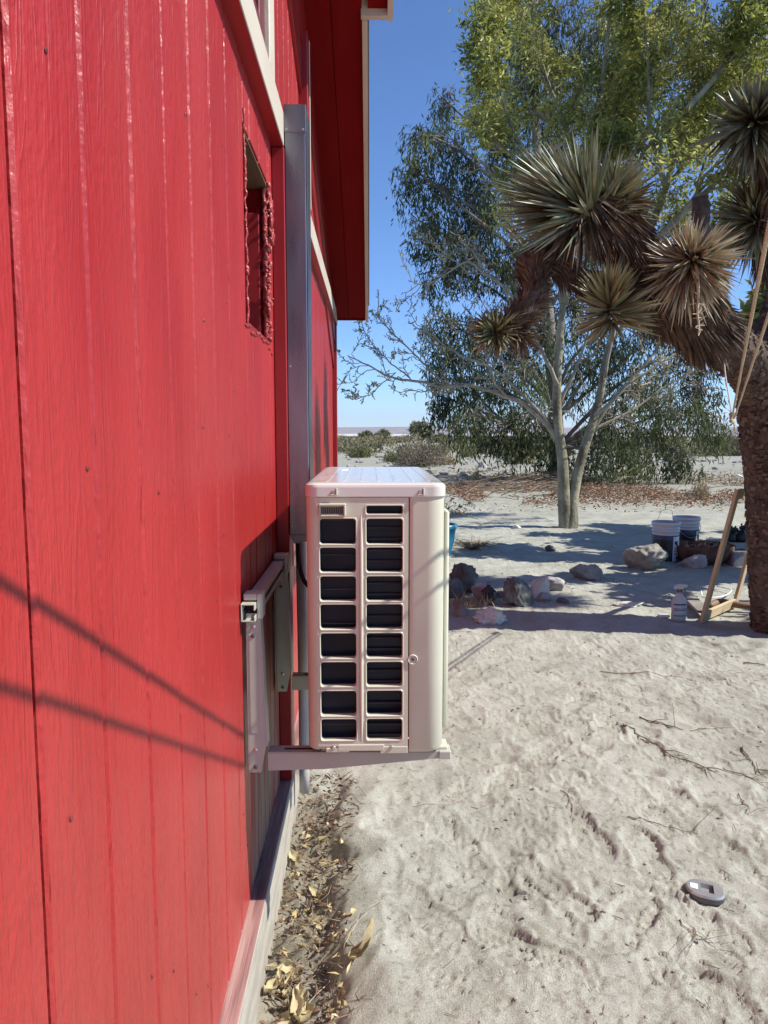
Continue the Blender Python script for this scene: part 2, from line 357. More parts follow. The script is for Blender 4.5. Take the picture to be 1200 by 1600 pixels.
# ------------------------------------------------------------------ ground
def sand_material():
    m = mat('sand', (.455, .452, .385), (.545, .54, .468), 1.3, rough=.95, spec=.15, lo=.35, hi=.65); t = m.node_tree; n = t.nodes; l = t.links; b = n['Principled BSDF']
    geo = [q for q in n if q.type == 'NEW_GEOMETRY'][0]; base = b.inputs['Base Color'].links[0].from_socket
    def nz(sc, d=4., r=.6):
        q = n.new('ShaderNodeTexNoise'); q.inputs['Scale'].default_value = sc; q.inputs['Detail'].default_value = d; q.inputs['Roughness'].default_value = r
        l.new(geo.outputs['Position'], q.inputs['Vector']); return q.outputs['Fac']
    def ramp(f, p0, p1, c0, c1):
        q = n.new('ShaderNodeValToRGB'); q.color_ramp.elements[0].position = p0; q.color_ramp.elements[1].position = p1
        q.color_ramp.elements[0].color = (*c0, 1); q.color_ramp.elements[1].color = (*c1, 1); l.new(f, q.inputs['Fac']); return q.outputs['Color']
    def mul(a, c, f=1.):
        q = n.new('ShaderNodeMix'); q.data_type = 'RGBA'; q.blend_type = 'MULTIPLY'; q.inputs['Factor'].default_value = f; l.new(a, q.inputs['A']); l.new(c, q.inputs['B']); return q.outputs['Result']
    c = mul(base, ramp(nz(260, 3, .7), .38, .60, (.78, .77, .75), (1.06, 1.06, 1.05)))      # grains
    c = mul(c, ramp(nz(46, 4), .30, .44, (.66, .64, .61), (1, 1, 1)))                        # crumbs of dark grit
    c = mul(c, ramp(nz(5.2, 5), .36, .56, (.86, .85, .84), (1, 1, 1)))                       # damp looking patches
    sx = n.new('ShaderNodeSeparateXYZ'); l.new(geo.outputs['Position'], sx.inputs[0]); tm_ = n.new('ShaderNodeMath'); tm_.operation = 'MULTIPLY_ADD'; tm_.inputs[1].default_value = .12; l.new(nz(13, 3), tm_.inputs[0])
    ya = n.new('ShaderNodeMapRange'); ya.inputs['From Min'].default_value = 2.2; ya.inputs['From Max'].default_value = 3.2; l.new(sx.outputs['Y'], ya.inputs['Value']); yb = n.new('ShaderNodeMapRange'); yb.inputs['From Min'].default_value = .02; yb.inputs['From Max'].default_value = -.05; l.new(sx.outputs['X'], yb.inputs['Value'])
    yc = n.new('ShaderNodeMath'); yc.operation = 'MAXIMUM'; l.new(ya.outputs['Result'], yc.inputs[0]); l.new(yb.outputs['Result'], yc.inputs[1]); yd = n.new('ShaderNodeMath'); yd.operation = 'MULTIPLY_ADD'; yd.inputs[1].default_value = .4; l.new(yc.outputs[0], yd.inputs[0]); xa = n.new("ShaderNodeMath"); xa.operation = "MAXIMUM"; xa.inputs[1].default_value = 0.; l.new(sx.outputs["X"], xa.inputs[0]); l.new(xa.outputs[0], yd.inputs[2]); l.new(yd.outputs[0], tm_.inputs[2])
    c = mul(c, ramp(tm_.outputs[0], .20, .31, (.70, .64, .585), (1, 1, 1)))                 # dark humus in the trench
    ym = n.new('ShaderNodeMath'); ym.operation = 'MULTIPLY_ADD'; ym.inputs[1].default_value = .02; ym.inputs[2].default_value = 0.; l.new(sx.outputs['Y'], ym.inputs[0])
    c = mul(c, ramp(ym.outputs[0], .16, .34, (1, 1, 1), (.76, .75, .73)))                  # same sand darkened with distance, standing in for its fine relief shading
    l.new(c, b.inputs['Base Color'])
    a = n.new('ShaderNodeMath'); a.operation = 'MULTIPLY_ADD'; a.inputs[1].default_value = .55; l.new(nz(70, 5, .65), a.inputs[0]); l.new(nz(320, 3, .7), a.inputs[2])
    bp = n.new('ShaderNodeBump'); bp.inputs['Strength'].default_value = .8; bp.inputs['Distance'].default_value = .007
    l.new(a.outputs[0], bp.inputs['Height']); l.new(bp.outputs[0], b.inputs['Normal'])
sand_material()

xs = np.concatenate([-np.geomspace(12000, .35, 46), np.arange(-.3, -.02, .06), np.arange(0, 2.3, .0055), np.geomspace(2.31, 7, 110), np.geomspace(7.1, 12000, 70)])
ys = np.concatenate([-np.geomspace(8, .3, 12), np.arange(-.2, .85, .08), np.exp(np.arange(math.log(.9), math.log(9.), .0042)), np.exp(np.arange(math.log(9.05), math.log(60), .016)), np.geomspace(62, 20000, 70)])
def smooth(a, b, x): t = np.clip((x - a) / (b - a), 0, 1); return t * t * (3 - 2 * t)
def ground_base(X, Y):
    h = .030 * fbm(X * 1.1, Y * 1.1, 1, 3) * smooth(0, 1, X + .6)
    near = 1 - smooth(12, 30, Y)
    h = h + near * (.016 * fbm(X * 3.6 + .6 * fbm(X * 2, Y * 2, 40, 2), Y * 3.2, 2, 3) + .0070 * fbm(X * 11, Y * 9.5, 3, 3) + .0045 * fbm(X * 34, Y * 30, 4, 3))
    # sharp little scuff ridges
    rr = 1 - np.abs(fbm(X * 5 + 3, Y * 4.2, 9, 3)) * 5
    h = h + near * .005 * np.clip(rr, 0, 1) ** 3
    # shallow trench along the skirting
    tx = .168 + .07 * vnoise(X * 0 + 1, Y * 3.1, 5) + .06 * vnoise(X * 0, Y * 8, 6) + .02 * vnoise(X * 0, Y * 30, 7)
    tr = (1 - smooth(tx - .03, tx + .035, X)) * smooth(.2, 1., Y) * (1 - smooth(2.25, 2.75, Y))
    h = h - tr * (.050 + .035 * fbm(X * 20, Y * 20, 8, 3))
    h = h + .018 * np.exp(-((X - tx - .10) / .05) ** 2) * smooth(.5, 1., Y) * (1 - smooth(2.3, 2.6, Y))
    # the land falls away gently into the basin
    h = h - np.clip(Y - 60, 0, 5000) * .0059
    far = smooth(20, 60, Y) * (1 - smooth(1500, 4000, Y))
    h = h + far * .5 * fbm(X * .05, Y * .05, 12, 3)
    return h
XX, YY = np.meshgrid(xs, ys)
HH = ground_base(XX, YY)
fr = np.random.default_rng(21)
def footprint(px_, py_, ang, L=.30, depth=.011, tread=True):
    i0, i1 = np.searchsorted(xs, [px_ - .24, px_ + .24]); j0, j1 = np.searchsorted(ys, [py_ - .24, py_ + .24])
    if i1 - i0 < 3 or j1 - j0 < 3: return
    X = XX[j0:j1, i0:i1] - px_; Y = YY[j0:j1, i0:i1] - py_
    a = X * math.cos(ang) + Y * math.sin(ang); c = -X * math.sin(ang) + Y * math.cos(ang)     # a along the sole
    t = a / (L / 2); wd = .052 * (1 - .25 * np.exp(-((t + .12) / .25) ** 2)) * np.sqrt(np.clip(1.02 - np.abs(t) ** 3.2, 0, 1)) + 1e-4
    d = np.maximum(np.abs(c) / wd, np.abs(t)) - 1                                             # < 0 inside
    dist = d * .05
    ins = 1 - smooth(-.005, .003, dist)
    rim = np.exp(-((dist - .012) / .010) ** 2)
    h = -depth * ins * (1 + .35 * t * fr.choice([-1, 1])) + depth * .5 * rim
    if tread:
        ph = (a + np.abs(c) * .9) / .021
        bars = np.clip(np.cos(ph * 2 * math.pi), 0, 1) ** 2 * (np.abs(c) > .008) * (np.abs(c) < .043)
        h = h + ins * .0036 * bars
    HH[j0:j1, i0:i1] += h
def dent(px_, py_, rx, ry, ang, dp):
    R = max(rx, ry) * 3; i0, i1 = np.searchsorted(xs, [px_ - R, px_ + R]); j0, j1 = np.searchsorted(ys, [py_ - R, py_ + R])
    if i1 <= i0 or j1 <= j0: return
    X = XX[j0:j1, i0:i1] - px_; Y = YY[j0:j1, i0:i1] - py_
    a = (X * math.cos(ang) + Y * math.sin(ang)) / rx; c = (-X * math.sin(ang) + Y * math.cos(ang)) / ry; q = a * a + c * c
    HH[j0:j1, i0:i1] += -dp * np.exp(-q * q) + dp * .35 * np.exp(-(np.sqrt(q) - 1.5) ** 2 / .12)
for k in range(160):
    y_ = fr.uniform(.95, 4.4); x_ = .40 + fr.random() * (.2 + y_ * .55)
    footprint(x_, y_, fr.choice([math.pi / 2, -math.pi / 2, 0, .6, 2.3]) + fr.normal(0, .5), fr.uniform(.26, .31), fr.uniform(.0015, .0065), fr.random() < .92)
for u, v, a in ((870, 1390, 1.9), (1010, 1330, 1.5), (930, 1140, .5), (770, 1220, .2), (820, 1480, 2.4), (980, 1440, .9), (640, 1290, .1)):
    p = gpt(u, v); footprint(p[0], p[1], a, .30, .008)
for k in range(2600):                                      # little dashes left by treads and paws
    y_ = .95 + 3.6 * fr.random() ** 1.3; x_ = .30 + fr.random() * (.1 + y_ * .58)
    dent(x_, y_, fr.uniform(.008, .02), .0045, fr.choice([.5, -.6]) + fr.normal(0, .35), fr.uniform(.003, .007))
for k in range(70):
    y_ = fr.uniform(1.1, 7.); x_ = .35 + fr.random() * (.2 + y_ * .55)
    dent(x_, y_, fr.uniform(.03, .07), fr.uniform(.02, .04), fr.uniform(0, 3), fr.uniform(.002, .007))
for k in range(60):
    y_ = fr.uniform(1.0, 4.6); x_ = .42 + fr.random() * (.2 + y_ * .55)
    dent(x_, y_, fr.uniform(.07, .13), fr.uniform(.035, .06), fr.choice([1.5, .3, 2.4]) + fr.normal(0, .4), fr.uniform(.005, .011))
p = gpt(1015, 1208); dent(p[0], p[1], .045, .03, .1, .014)
p = gpt(1010, 1388); dent(p[0], p[1], .085, .016, -.6, .009)
p = gpt(1075, 1490); dent(p[0], p[1], .03, .06, .2, .008)
gm = MB()
ny, nx = XX.shape
idx = np.arange(ny * nx).reshape(ny, nx)
gm.add(np.stack([XX, YY, HH], -1).reshape(-1, 3), np.stack([idx[:-1, :-1], idx[:-1, 1:], idx[1:, 1:], idx[1:, :-1]], -1).reshape(-1, 4))
tag(gm.build('ground', 'sand', smooth=True), kind='structure')
def gz(x, y):
    i = int(np.clip(np.searchsorted(xs, x), 1, nx - 1)); j = int(np.clip(np.searchsorted(ys, y), 1, ny - 1)); return float(HH[j - 1:j + 1, i - 1:i + 1].mean())
def gzs(x, y):
    i = np.clip(np.searchsorted(xs, x), 1, nx - 1); j = np.clip(np.searchsorted(ys, y), 1, ny - 1); return HH[j, i]

# pale dry lake and far ranges
mat('lake_bed_mat', (.62, .58, .54), (.70, .66, .62), .001, rough=1)
mat('hill_mat', (.22, .17, .15), (.30, .24, .21), .002, rough=1)
lk = MB(); e = []
for k in range(64):
    a = k / 64 * 2 * math.pi; e.append((1200 + 5200 * math.cos(a) * (1 + .15 * math.sin(3 * a)), 6600 + 2500 * math.sin(a)))
lk.prism(e, -30, -27.3, 'z'); tag(lk.build('dry_lake', 'lake_bed_mat'), kind='structure')
def ridge(name, Y, hgt, seed, d):
    X = np.linspace(-11000, 13000, 260); r = MB()
    tv = np.linspace(0, 1, 9)
    prof = hgt * (.62 + .85 * fbm(X / 2600, X * 0 + seed, seed, 5))
    G = []
    for t in tv: G.append(np.stack([X, Y + d * t + 300 * fbm(X / 700, X * 0 + t * 3, seed + 5, 3), -32 + (prof + 32) * t ** 1.2 * (1 + .25 * fbm(X / 350, X * 0 + t * 4, seed + 2, 4) * (1 - t))], -1))
    for t in tv[::-1][1:]: G.append(np.stack([X, X * 0 + Y + d * (2 - t), -32 + (prof + 32) * t], -1))
    G = np.array(G); m_, n_ = G.shape[:2]; ii = np.arange(m_ * n_).reshape(m_, n_)
    r.add(G.reshape(-1, 3), np.stack([ii[:-1, :-1], ii[:-1, 1:], ii[1:, 1:], ii[1:, :-1]], -1).reshape(-1, 4))
    tag(r.build(name, 'hill_mat', smooth=True), kind='structure')
ridge('hills', 10500, 62, 3, 1200); ridge('mountains', 15500, 150, 8, 2200)

# ------------------------------------------------------------------ house
house = thing('house', (0, 0, 0), 'glossy red wooden house with vertical plank siding and beige trim', 'house')
wall = MB().box(-.14, -.011, -4, 5.855, .06, 2.0, .001).box(-.30, -.02, 2.3, 5.85, .0, 2.0, .001)
# the backing wall has a real hole where the opening is
OY0, OY1, OZ0, OZ1 = 1.735, 2.165, 1.405, 1.83
wall = MB()
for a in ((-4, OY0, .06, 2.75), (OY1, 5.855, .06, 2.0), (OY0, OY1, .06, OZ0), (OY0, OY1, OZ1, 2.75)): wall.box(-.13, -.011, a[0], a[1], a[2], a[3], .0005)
wl = wall.build('wall', 'red_shaded', house)
GR = .6095 + .1520 * np.arange(-14, 36)
def plank_mesh(wd, z0, z1, z2=None, jag=0):
    """one siding plank, front face on x = 0, long edges eased; z2 = top at the far edge"""
    z2 = z1 if z2 is None else z2; g = .0035; b = .0035
    pr = [(-.011, g), (-b, g), (0, g + b), (0, wd - g - b), (-b, wd - g), (-.011, wd - g)]
    V = []; F = []
    nz = 2
    for i, (x, y) in enumerate(pr):
        t = y / wd; V += [(x, y, z0), (x, y, z1 + (z2 - z1) * t)]
    for i in range(5): F.append((2 * i, 2 * i + 2, 2 * i + 3, 2 * i + 1))
    F += [(0, 2, 4, 6, 8, 10)[::-1], (1, 3, 5, 7, 9, 11)]
    return MB().add(V, F)
PM = {}
def plank(y, z0, z1, z2=None, wd=.152, m='siding_paint', par=None, dx=0.):
    key = (round(wd, 4), round(z0, 3), round(z1, 3), None if z2 is None else round(z2 - z1, 3), m)
    if key not in PM: me = plank_mesh(wd, z0, z1, z2).mesh('plank'); me.materials.append(M[m]); PM[key] = me
    return inst('plank', PM[key], par or wl, (dx, y, 0))
TRIM0, TRIM1 = 2.222, 2.312
for i, y in enumerate(GR):
    y1 = y + .152
    if y1 < -1.6 or y > 5.84: continue
    segs = [(y, min(y1, 5.83))]
    if y < TRIM0 < y1: segs = [(y, TRIM0)]
    elif TRIM0 <= y < TRIM1: segs = [(TRIM1, y1)] if y1 > TRIM1 else []
    for a, b in segs:
        if b - a < .02: continue
        worn = a > 1.60 and b < 2.4
        dx = float(fr.uniform(-.0008, .0008))
        zb = .10
        if worn:
            # bare patch of weathered boards low on the wall
            zt = .62 if a < 1.7 else .80
            plank(a, zb, zt, None, b - a, 'worn_paint', None, dx); zb = zt + .0005
        if b <= OY0 or a >= OY1: plank(a, zb, 1.985, None, b - a, 'siding_paint', None, dx)
        else:
            if a < OY0: plank(a, zb, 1.985, None, OY0 - a, 'siding_paint', None, dx); a = OY0
            if b > OY1: plank(OY1, zb, 1.985, None, b - OY1, 'siding_paint', None, dx); b = OY1
            if b - a > .01:
                plank(a, zb, OZ0, None, b - a, 'siding_paint', None, dx); plank(a, OZ1, 1.985, None, b - a, 'siding_paint', None, dx)
# roof line: rake falling away towards the far corner
def rake(y): return 2.0 + .315 * (5.80 - y)
RIDGE = -.6
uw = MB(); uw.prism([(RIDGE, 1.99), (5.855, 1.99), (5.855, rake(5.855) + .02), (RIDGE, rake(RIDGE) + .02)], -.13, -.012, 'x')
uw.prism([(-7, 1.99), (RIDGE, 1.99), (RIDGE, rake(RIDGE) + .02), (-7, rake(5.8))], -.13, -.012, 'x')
up = uw.build('upper_wall', 'red_shaded', house)
for y in GR:
    if y > 5.8 or y < -1.5: continue
    y1 = min(y + .152, 5.83)
    if y1 - y > .03: plank(y, 2.075, rake(y) + .01, rake(y1) + .01, y1 - y, 'siding_paint', up, float(fr.uniform(-.0008, .0008)))
MB().box(-.005, .0345, -2.0, 5.86, 1.957, 2.049, .003).build('belly_band', 'beige_trim', house)
MB().box(-.005, .0335, -2.0, 5.858, 1.9535, 1.9568, .001).build('belly_band_underside', 'red_trim', house)
MB().box(0, .036, TRIM0, TRIM1, .125, 1.953, .0025).build('vertical_trim', 'red_trim', house)
MB().box(.0, .030, 5.76, 5.858, .125, 1.953, .0025).build('corner_trim', 'red_trim', house)
# skirting: top edge bare and weathered, face beige
sk = MB().box(-.02, .034, -2, 5.87, -.10, .1185, .003).build('skirting_board', 'beige_skirt', house)
MB().box(-.012, .0338, -2, 5.868, .1188, .1225, .0012).build('weathered_top', 'worn_top', sk)
# frieze boards that run with the rake
for d0, d1, x in ((.20, .375, .012), (.0, .1995, .020)):
    MB().prism([(1.6, rake(1.6) - d1), (5.8, rake(5.8) - d1), (5.8, rake(5.8) - d0), (1.6, rake(1.6) - d0)], .0005, x, 'x').build('rake_board', 'red_trim', house)
MB().box(.0, .036, 3.12, 3.20, 2.052, 2.70, .003).build('batten', 'red_trim', house)
MB().box(.0365, .0395, 3.185, 3.20, 2.052, 2.69, .001).build('batten_edge', 'beige_trim', house)
# upper window: beige far casing, maroon sash, glass
uwin = MB().box(.0, .030, 1.99, 2.085, 2.052, 2.80, .003).box(.0, .030, 1.10, 1.20, 2.052, 2.80, .003).box(.0, .0295, 1.20, 1.99, 2.72, 2.80, .003).build('upper_window', 'beige_trim', house)
MB().box(.0, .018, 1.90, 1.9885, 2.052, 2.718, .003).box(.0, .018, 1.2015, 1.29, 2.052, 2.718, .003).box(.0, .0175, 1.29, 1.90, 2.052, 2.13, .003).build('sash', 'maroon_sash', uwin)
MB().box(.002, .006, 1.29, 1.90, 2.13, 2.718, .001).build('pane', 'window_glass', uwin)
# opening with its rough edges
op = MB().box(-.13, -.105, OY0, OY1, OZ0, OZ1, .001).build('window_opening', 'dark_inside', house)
MB().box(-.104, -.026, OY1 - .020, OY1 + .02, OZ0 + .012, OZ1 - .075, .002).build('jamb', 'red_trim', op)
MB().box(-.104, -.001, OY0 + .01, OY1 - .021, OZ0 - .005, OZ0 + .011, .002).build('sill', 'red_trim', op)
MB().box(-.104, -.004, OY0 + .004, OY1 - .002, OZ1 - .008, OZ1 - .001, .001).build('header', 'bare_wood', op)
MB().box(-.104, -.05, OY0 + .004, OY0 + .022, OZ0 + .012, OZ1 - .01, .001).build('jamb', 'bare_wood', op)
def blob(mb, c, r, seed):
    bm = bmesh.new(); bmesh.ops.create_icosphere(bm, subdivisions=2, radius=1); V = np.array([v.co[:] for v in bm.verts]); F = np.array([[v.index for v in f.verts] for f in bm.faces]); bm.free()
    q = np.random.default_rng(seed); k = unit(q.normal(size=(5, 3))); d = 1 + .35 * np.sin(V @ k.T * 3 + q.random(5) * 6).mean(1) * 2
    mb.add(V * d[:, None] * np.array(r) + np.array(c), F)
fm = MB(); q = np.random.default_rng(5)
path = np.array([(-.012 + .0015 * q.normal(), OY1 - .012 + .0018 * q.normal(), z) for z in np.linspace(OZ0 + .01, OZ1 - .005, 46)])
fm.tube(path, .005 + .0035 * q.random(46), 7)
for k in range(90):
    z = OZ0 + .01 + (OZ1 - OZ0 - .01) * q.random(); r = q.uniform(.0025, .0065) * (1.7 if k % 9 == 0 else 1)
    blob(fm, (-.010 + .012 * q.random(), OY1 - .012 + .010 * q.normal(), z), (r, r, r * q.uniform(.7, 1.7)), k)
fm.prism([(OY1 - .005, OZ1 - .02), (OY1 + .03, OZ1 - .075), (OY1 + .022, OZ1 - .115), (OY1 - .01, OZ1 - .135)], .001, .007, 'x')
for k in range(20): blob(fm, (.004, OY1 + .012 + .012 * q.normal(), OZ1 - .04 - .10 * q.random()), (.005, .009, .012), 90 + k)
fm.build('foam', 'foam_paint', op, smooth=True)
fm = MB()
path = np.array([(.002 + .001 * q.normal(), OY0 + .002 + .0015 * q.normal(), z) for z in np.linspace(OZ0 - .005, OZ1 + .03, 40)]); fm.tube(path, .0016 + .0025 * q.random(40), 6)
for k in range(9):
    r = q.uniform(.002, .0042) * (1.6 if k % 8 == 0 else 1); z = OZ0 + (OZ1 - OZ0) * q.random() ** 1.2
    blob(fm, (.003, OY0 + .006 * q.normal(), z), (r, r, r * 1.6), 40 + k)
for k in range(12): t = k / 11; blob(fm, (.001, OY0 + t * (OY1 - OY0), OZ0 - .004 + .006 * q.normal()), (.003, .02, .004), 70 + k)
fm.build('foam', 'foam_paint', op, smooth=True)
# soffit boards (run along the rake), fascia, roof
XO, XW = .245, .345; YS = 3.23
sf = MB().prism([(RIDGE, rake(RIDGE) + .022), (5.80, rake(5.80) + .022), (5.80, rake(5.8) + .05), (RIDGE, rake(RIDGE) + .05)], -.1, XO, 'x').build('soffit', 'red_shaded', house)
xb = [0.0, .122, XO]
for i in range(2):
    MB().prism([(RIDGE, rake(RIDGE)), (5.799, rake(5.799)), (5.799, rake(5.799) + .0215), (RIDGE, rake(RIDGE) + .0215)], xb[i] + .0015, xb[i + 1] - .0015, 'x').build('soffit_board', 'red_shaded', sf)
MB().prism([(RIDGE, rake(RIDGE)), (YS - .03, rake(YS - .03)), (YS - .03, rake(YS) + .03), (RIDGE, rake(RIDGE) + .03)], XO + .0225, XW, 'x').build('soffit_board', 'red_shaded', sf)
MB().prism([(YS, rake(YS) - .022), (5.815, rake(5.815) - .022), (5.815, rake(5.8) + .12), (YS, rake(YS) + .12)], XO, XO + .021, 'x').build('fascia', 'beige_trim', house)
MB().prism([(RIDGE, rake(RIDGE) - .022), (YS - .001, rake(YS) - .022), (YS - .001, rake(YS) + .12), (RIDGE, rake(RIDGE) + .12)], XW, XW + .022, 'x').build('fascia', 'beige_trim', house)
MB().box(XO - .005, XW - .001, YS - .029, YS - .001, rake(YS) - .02, rake(YS) + .12, .002).build('fascia', 'beige_trim', house)
MB().box(-.1, XO - .001, 5.801, 5.822, rake(5.8) - .012, rake(5.8) + .11, .002).build('eave_board', 'red_shaded', house)
rf = MB(); 
rf.prism([(RIDGE, rake(RIDGE) + .121), (5.86, rake(5.86) + .121), (5.86, rake(5.86) + .15), (RIDGE, rake(RIDGE) + .15)], -4.5, XO + .028, 'x')
rf.prism([(RIDGE + .001, rake(RIDGE) + .1515), (YS + .01, rake(YS + .01) + .1515), (YS + .01, rake(YS) + .18), (RIDGE + .001, rake(RIDGE) + .18)], -4.5, XW + .03, 'x')
rf.prism([(-7.2, rake(5.86) + .125), (RIDGE - .001, rake(RIDGE) + .125), (RIDGE - .001, rake(RIDGE) + .16), (-7.2, rake(5.86) + .16)], -4.5, XW + .03, 'x')
rf.build('roof', 'shingle', house)
MB().box(-4, -.132, 5.70, 5.848, .0, 2.0, .002).build('end_wall', 'house_back', house)
MB().box(-4, -.14, -6.9, -6.75, .0, 2.0, .002).box(-4, -3.9, -6.74, 5.69, 0, 2.0, .002).build('back_wall', 'house_back', house)
MB().box(-.13, -.011, -6.9, -4.001, .06, 1.99, .001).build('wall_return', 'house_back', house)
# nail heads
nme = MB().lathe([(.0001, 0), (.0028, 0), (.0022, .001), (.0001, .0012)], 8, M=Matrix.Rotation(math.pi / 2, 4, 'Y')).mesh('nail_head'); nme.materials.append(M['maroon_sash'])
for y in GR[(GR > .5) & (GR < 2.1)]:
    for k in range(3):
        yy = y + .02 + .11 * q.random(); zz = q.uniform(.25, 1.8)
        if not (OY0 - .02 < yy < OY1 + .02 and OZ0 - .02 < zz < OZ1 + .02): inst('nail_head', nme, wl, (.0012, yy, zz))
# ------------------------------------------------------------------ outdoor air-conditioning unit
UX0, UX1, UY0, UY1, UZ0, UZ1 = .140, .4255, 1.56, 2.275, .500, 1.037
SEAM = .3515
ac = thing('air_conditioner', (.28, 1.92, .5), 'cream outdoor air conditioning unit mounted on the red wall', 'air conditioner')
def rr(x0, x1, z0, z1, r, k=4):
    P = []
    for cx, cz, a0 in ((x1 - r, z1 - r, 0), (x0 + r, z1 - r, 90), (x0 + r, z0 + r, 180), (x1 - r, z0 + r, 270)):
        for i in range(k + 1): a = math.radians(a0 + 90 * i / k); P.append((cx + r * math.cos(a), cz + r * math.sin(a)))
    return P
def cell(mb, x0, x1, z0, z1, h, r=.006, y=UY0, dep=.014):
    """a piece of the side panel with a rounded opening and a rolled rim"""
    k = 4; n = 4 * (k + 1); V = [(x1, y, z1), (x0, y, z1), (x0, y, z0), (x1, y, z0)]
    loops = [(0, 0.), (.0007, -.0011), (.0019, -.0011), (.0029, .0008), (.0032, dep)]
    for ins, dy in loops:
        for p in rr(h[0] - .0032 + ins, h[1] + .0032 - ins, h[2] - .0032 + ins, h[3] + .0032 - ins, r, k): V.append((p[0], y + dy, p[1]))
    F = []
    for c in range(4):
        for i in range(k): F.append((c, 4 + c * (k + 1) + i, 4 + c * (k + 1) + i + 1))
        F.append((c, 4 + c * (k + 1) + k, 4 + ((c + 1) % 4) * (k + 1), (c + 1) % 4))
    for L in range(len(loops) - 1):
        for i in range(n): a = 4 + L * n + i; b = 4 + L * n + (i + 1) % n; F.append((a, a + n, b + n, b))
    mb.add(V, F)
def quad(mb, x0, x1, z0, z1, y=UY0): mb.add([(x0, y, z0), (x1, y, z0), (x1, y, z1), (x0, y, z1)], [(0, 1, 2, 3)])
rows = [(811, 850), (856, 894), (901, 939), (945, 983), (990, 1028), (1035, 1072), (1080, 1118), (1124, 1156)]
zr = [(at(560, b, UY0)[2], at(560, a, UY0)[2]) for a, b in rows]
CA, CB = (.1685, .2415), (.2640, .3375)
XL, XM, XR = UX0 + .022, .2528, SEAM - .0012
sp = MB()
edges = [zr[0][1] + .004] + [(zr[i][0] + zr[i + 1][1]) / 2 for i in range(7)] + [zr[7][0] - .006]
for i in range(8):
    cell(sp, XL, XM, edges[i + 1], edges[i], (*CA, *zr[i])); cell(sp, XM, XR, edges[i + 1], edges[i], (*CB, *zr[i]))
ztop = UZ1 - .001
cell(sp, XM, XR, edges[0], ztop, (CB[0], CB[1], 1.0025, 1.0185), .004)
quad(sp, XL, XM, edges[0], ztop); quad(sp, XL, XR, UZ0 + .010, edges[8])
# turned bottom edge with a stepped tab
sp.add([(XL, UY0, UZ0 + .010), (XR, UY0, UZ0 + .010), (XR, UY0 + .004, UZ0 + .003), (XL, UY0 + .004, UZ0 + .003)], [(0, 3, 2, 1)])
sp.build('side_panel', 'casing', ac, fixn=False)
rib = MB(); P = np.array([(XM, UY0 + .0005, z) for z in np.linspace(.521, 1.0, 14)]); rib.tube(P, np.r_[.001, .0035, .0045 * np.ones(10), .0035, .001], 10); rib.build('rib', 'casing', ac, smooth=True)
def corner(xc, yc, r, a0, a1, k=8): return [(xc + r * math.cos(math.radians(a0 + (a1 - a0) * i / k)), yc + r * math.sin(math.radians(a0 + (a1 - a0) * i / k))) for i in range(k + 1)]
def wallstrip(name, path, z0, z1, m='casing', lip=.006):
    mb = MB(); n = len(path); V = [(x, y, z0 + lip) for x, y in path] + [(x, y, z1) for x, y in path]
    c = np.array([.28, 1.92]); inn = [tuple(np.array(p) + (c - np.array(p)) * .02) for p in path]
    V += [(x, y, z0) for x, y in inn]
    F = [(i, i + 1, n + i + 1, n + i) for i in range(n - 1)] + [(2 * n + i, 2 * n + i + 1, i + 1, i) for i in range(n - 1)]
    return mb.add(V, F).build(name, m, ac, smooth=True)
r1 = .022; r2 = .034
bp_ = [(UX0, UY1)] + [(UX0, UY0 + r1 + .002)] + corner(UX0 + r1, UY0 + r1, r1, 180, 270)
wallstrip('back_panel', bp_, UZ0, UZ1)
fp_ = [(SEAM + .0008, UY0 + .006), (SEAM + .0008, UY0 + .0005), (SEAM + .0018, UY0 - .0004), (SEAM + .01, UY0 - .0004), (UX1 - r2 - .002, UY0 - .0004)] + corner(UX1 - r2, UY0 + r2, r2 + .0004, 270, 360) + [(UX1, UY0 + r2 + .02), (UX1, UY1 - r2)] + corner(UX1 - r2, UY1 - r2, r2, 0, 90) + [(UX0, UY1)]
fpn = wallstrip('front_panel', fp_, UZ0 - .006, UZ1, lip=.010)
# tab panel below the grille
MB().box(.203, .300, UY0 - .0022, UY0 + .003, UZ0 + .000, UZ0 + .0135, .001).build('access_tab', 'casing', ac)
MB().box(.178, .226, UY0 - .0018, UY0 + .003, UZ0 - .003, UZ0 + .006, .001).box(.292, .3495, UY0 - .0018, UY0 + .003, UZ0 - .006, UZ0 + .009, .001).build('bottom_flange', 'casing', ac)
# lid
def lid():
    mb = MB(); rings = []
    for ins, z in ((-.0015, UZ1), (-.0025, UZ1 + .0015), (-.0025, UZ1 + .020), (-.0010, UZ1 + .0245), (.004, UZ1 + .0275), (.012, UZ1 + .0290), (.020, UZ1 + .0290)):
        rings.append([(x, y, z) for x, y in rr(UX0 + ins, UX1 - ins, UY0 + ins, UY1 - ins, max(.026 - ins, .006), 12)])
    n = len(rings[0]); V = [p for r in rings for p in r]; F = []
    for k in range(len(rings) - 1):
        for i in range(n): a = k * n + i; b = k * n + (i + 1) % n; F.append((a, b, b + n, a + n))
    F.append(tuple(range((len(rings) - 1) * n, len(rings) * n)))
    F.append(tuple(range(n))[::-1])
    return mb.add(V, F)
ld = lid().build('top_cover', 'lid_paint', ac)
zt = UZ1 + .0290
for i, x in enumerate((.182, .218, .254, .290, .326, .362, .394)):
    MB().box(x - .0035, x + .0035, UY0 + .05, UY1 - .05, zt - .002, zt + .0007, .0006).build('lid_rib', 'lid_paint', ld)
MB().box(.196, .212, UY0 + .48, UY0 + .56, zt - .001, zt + .0008, .0003).build('sticker', 'paper', ld)
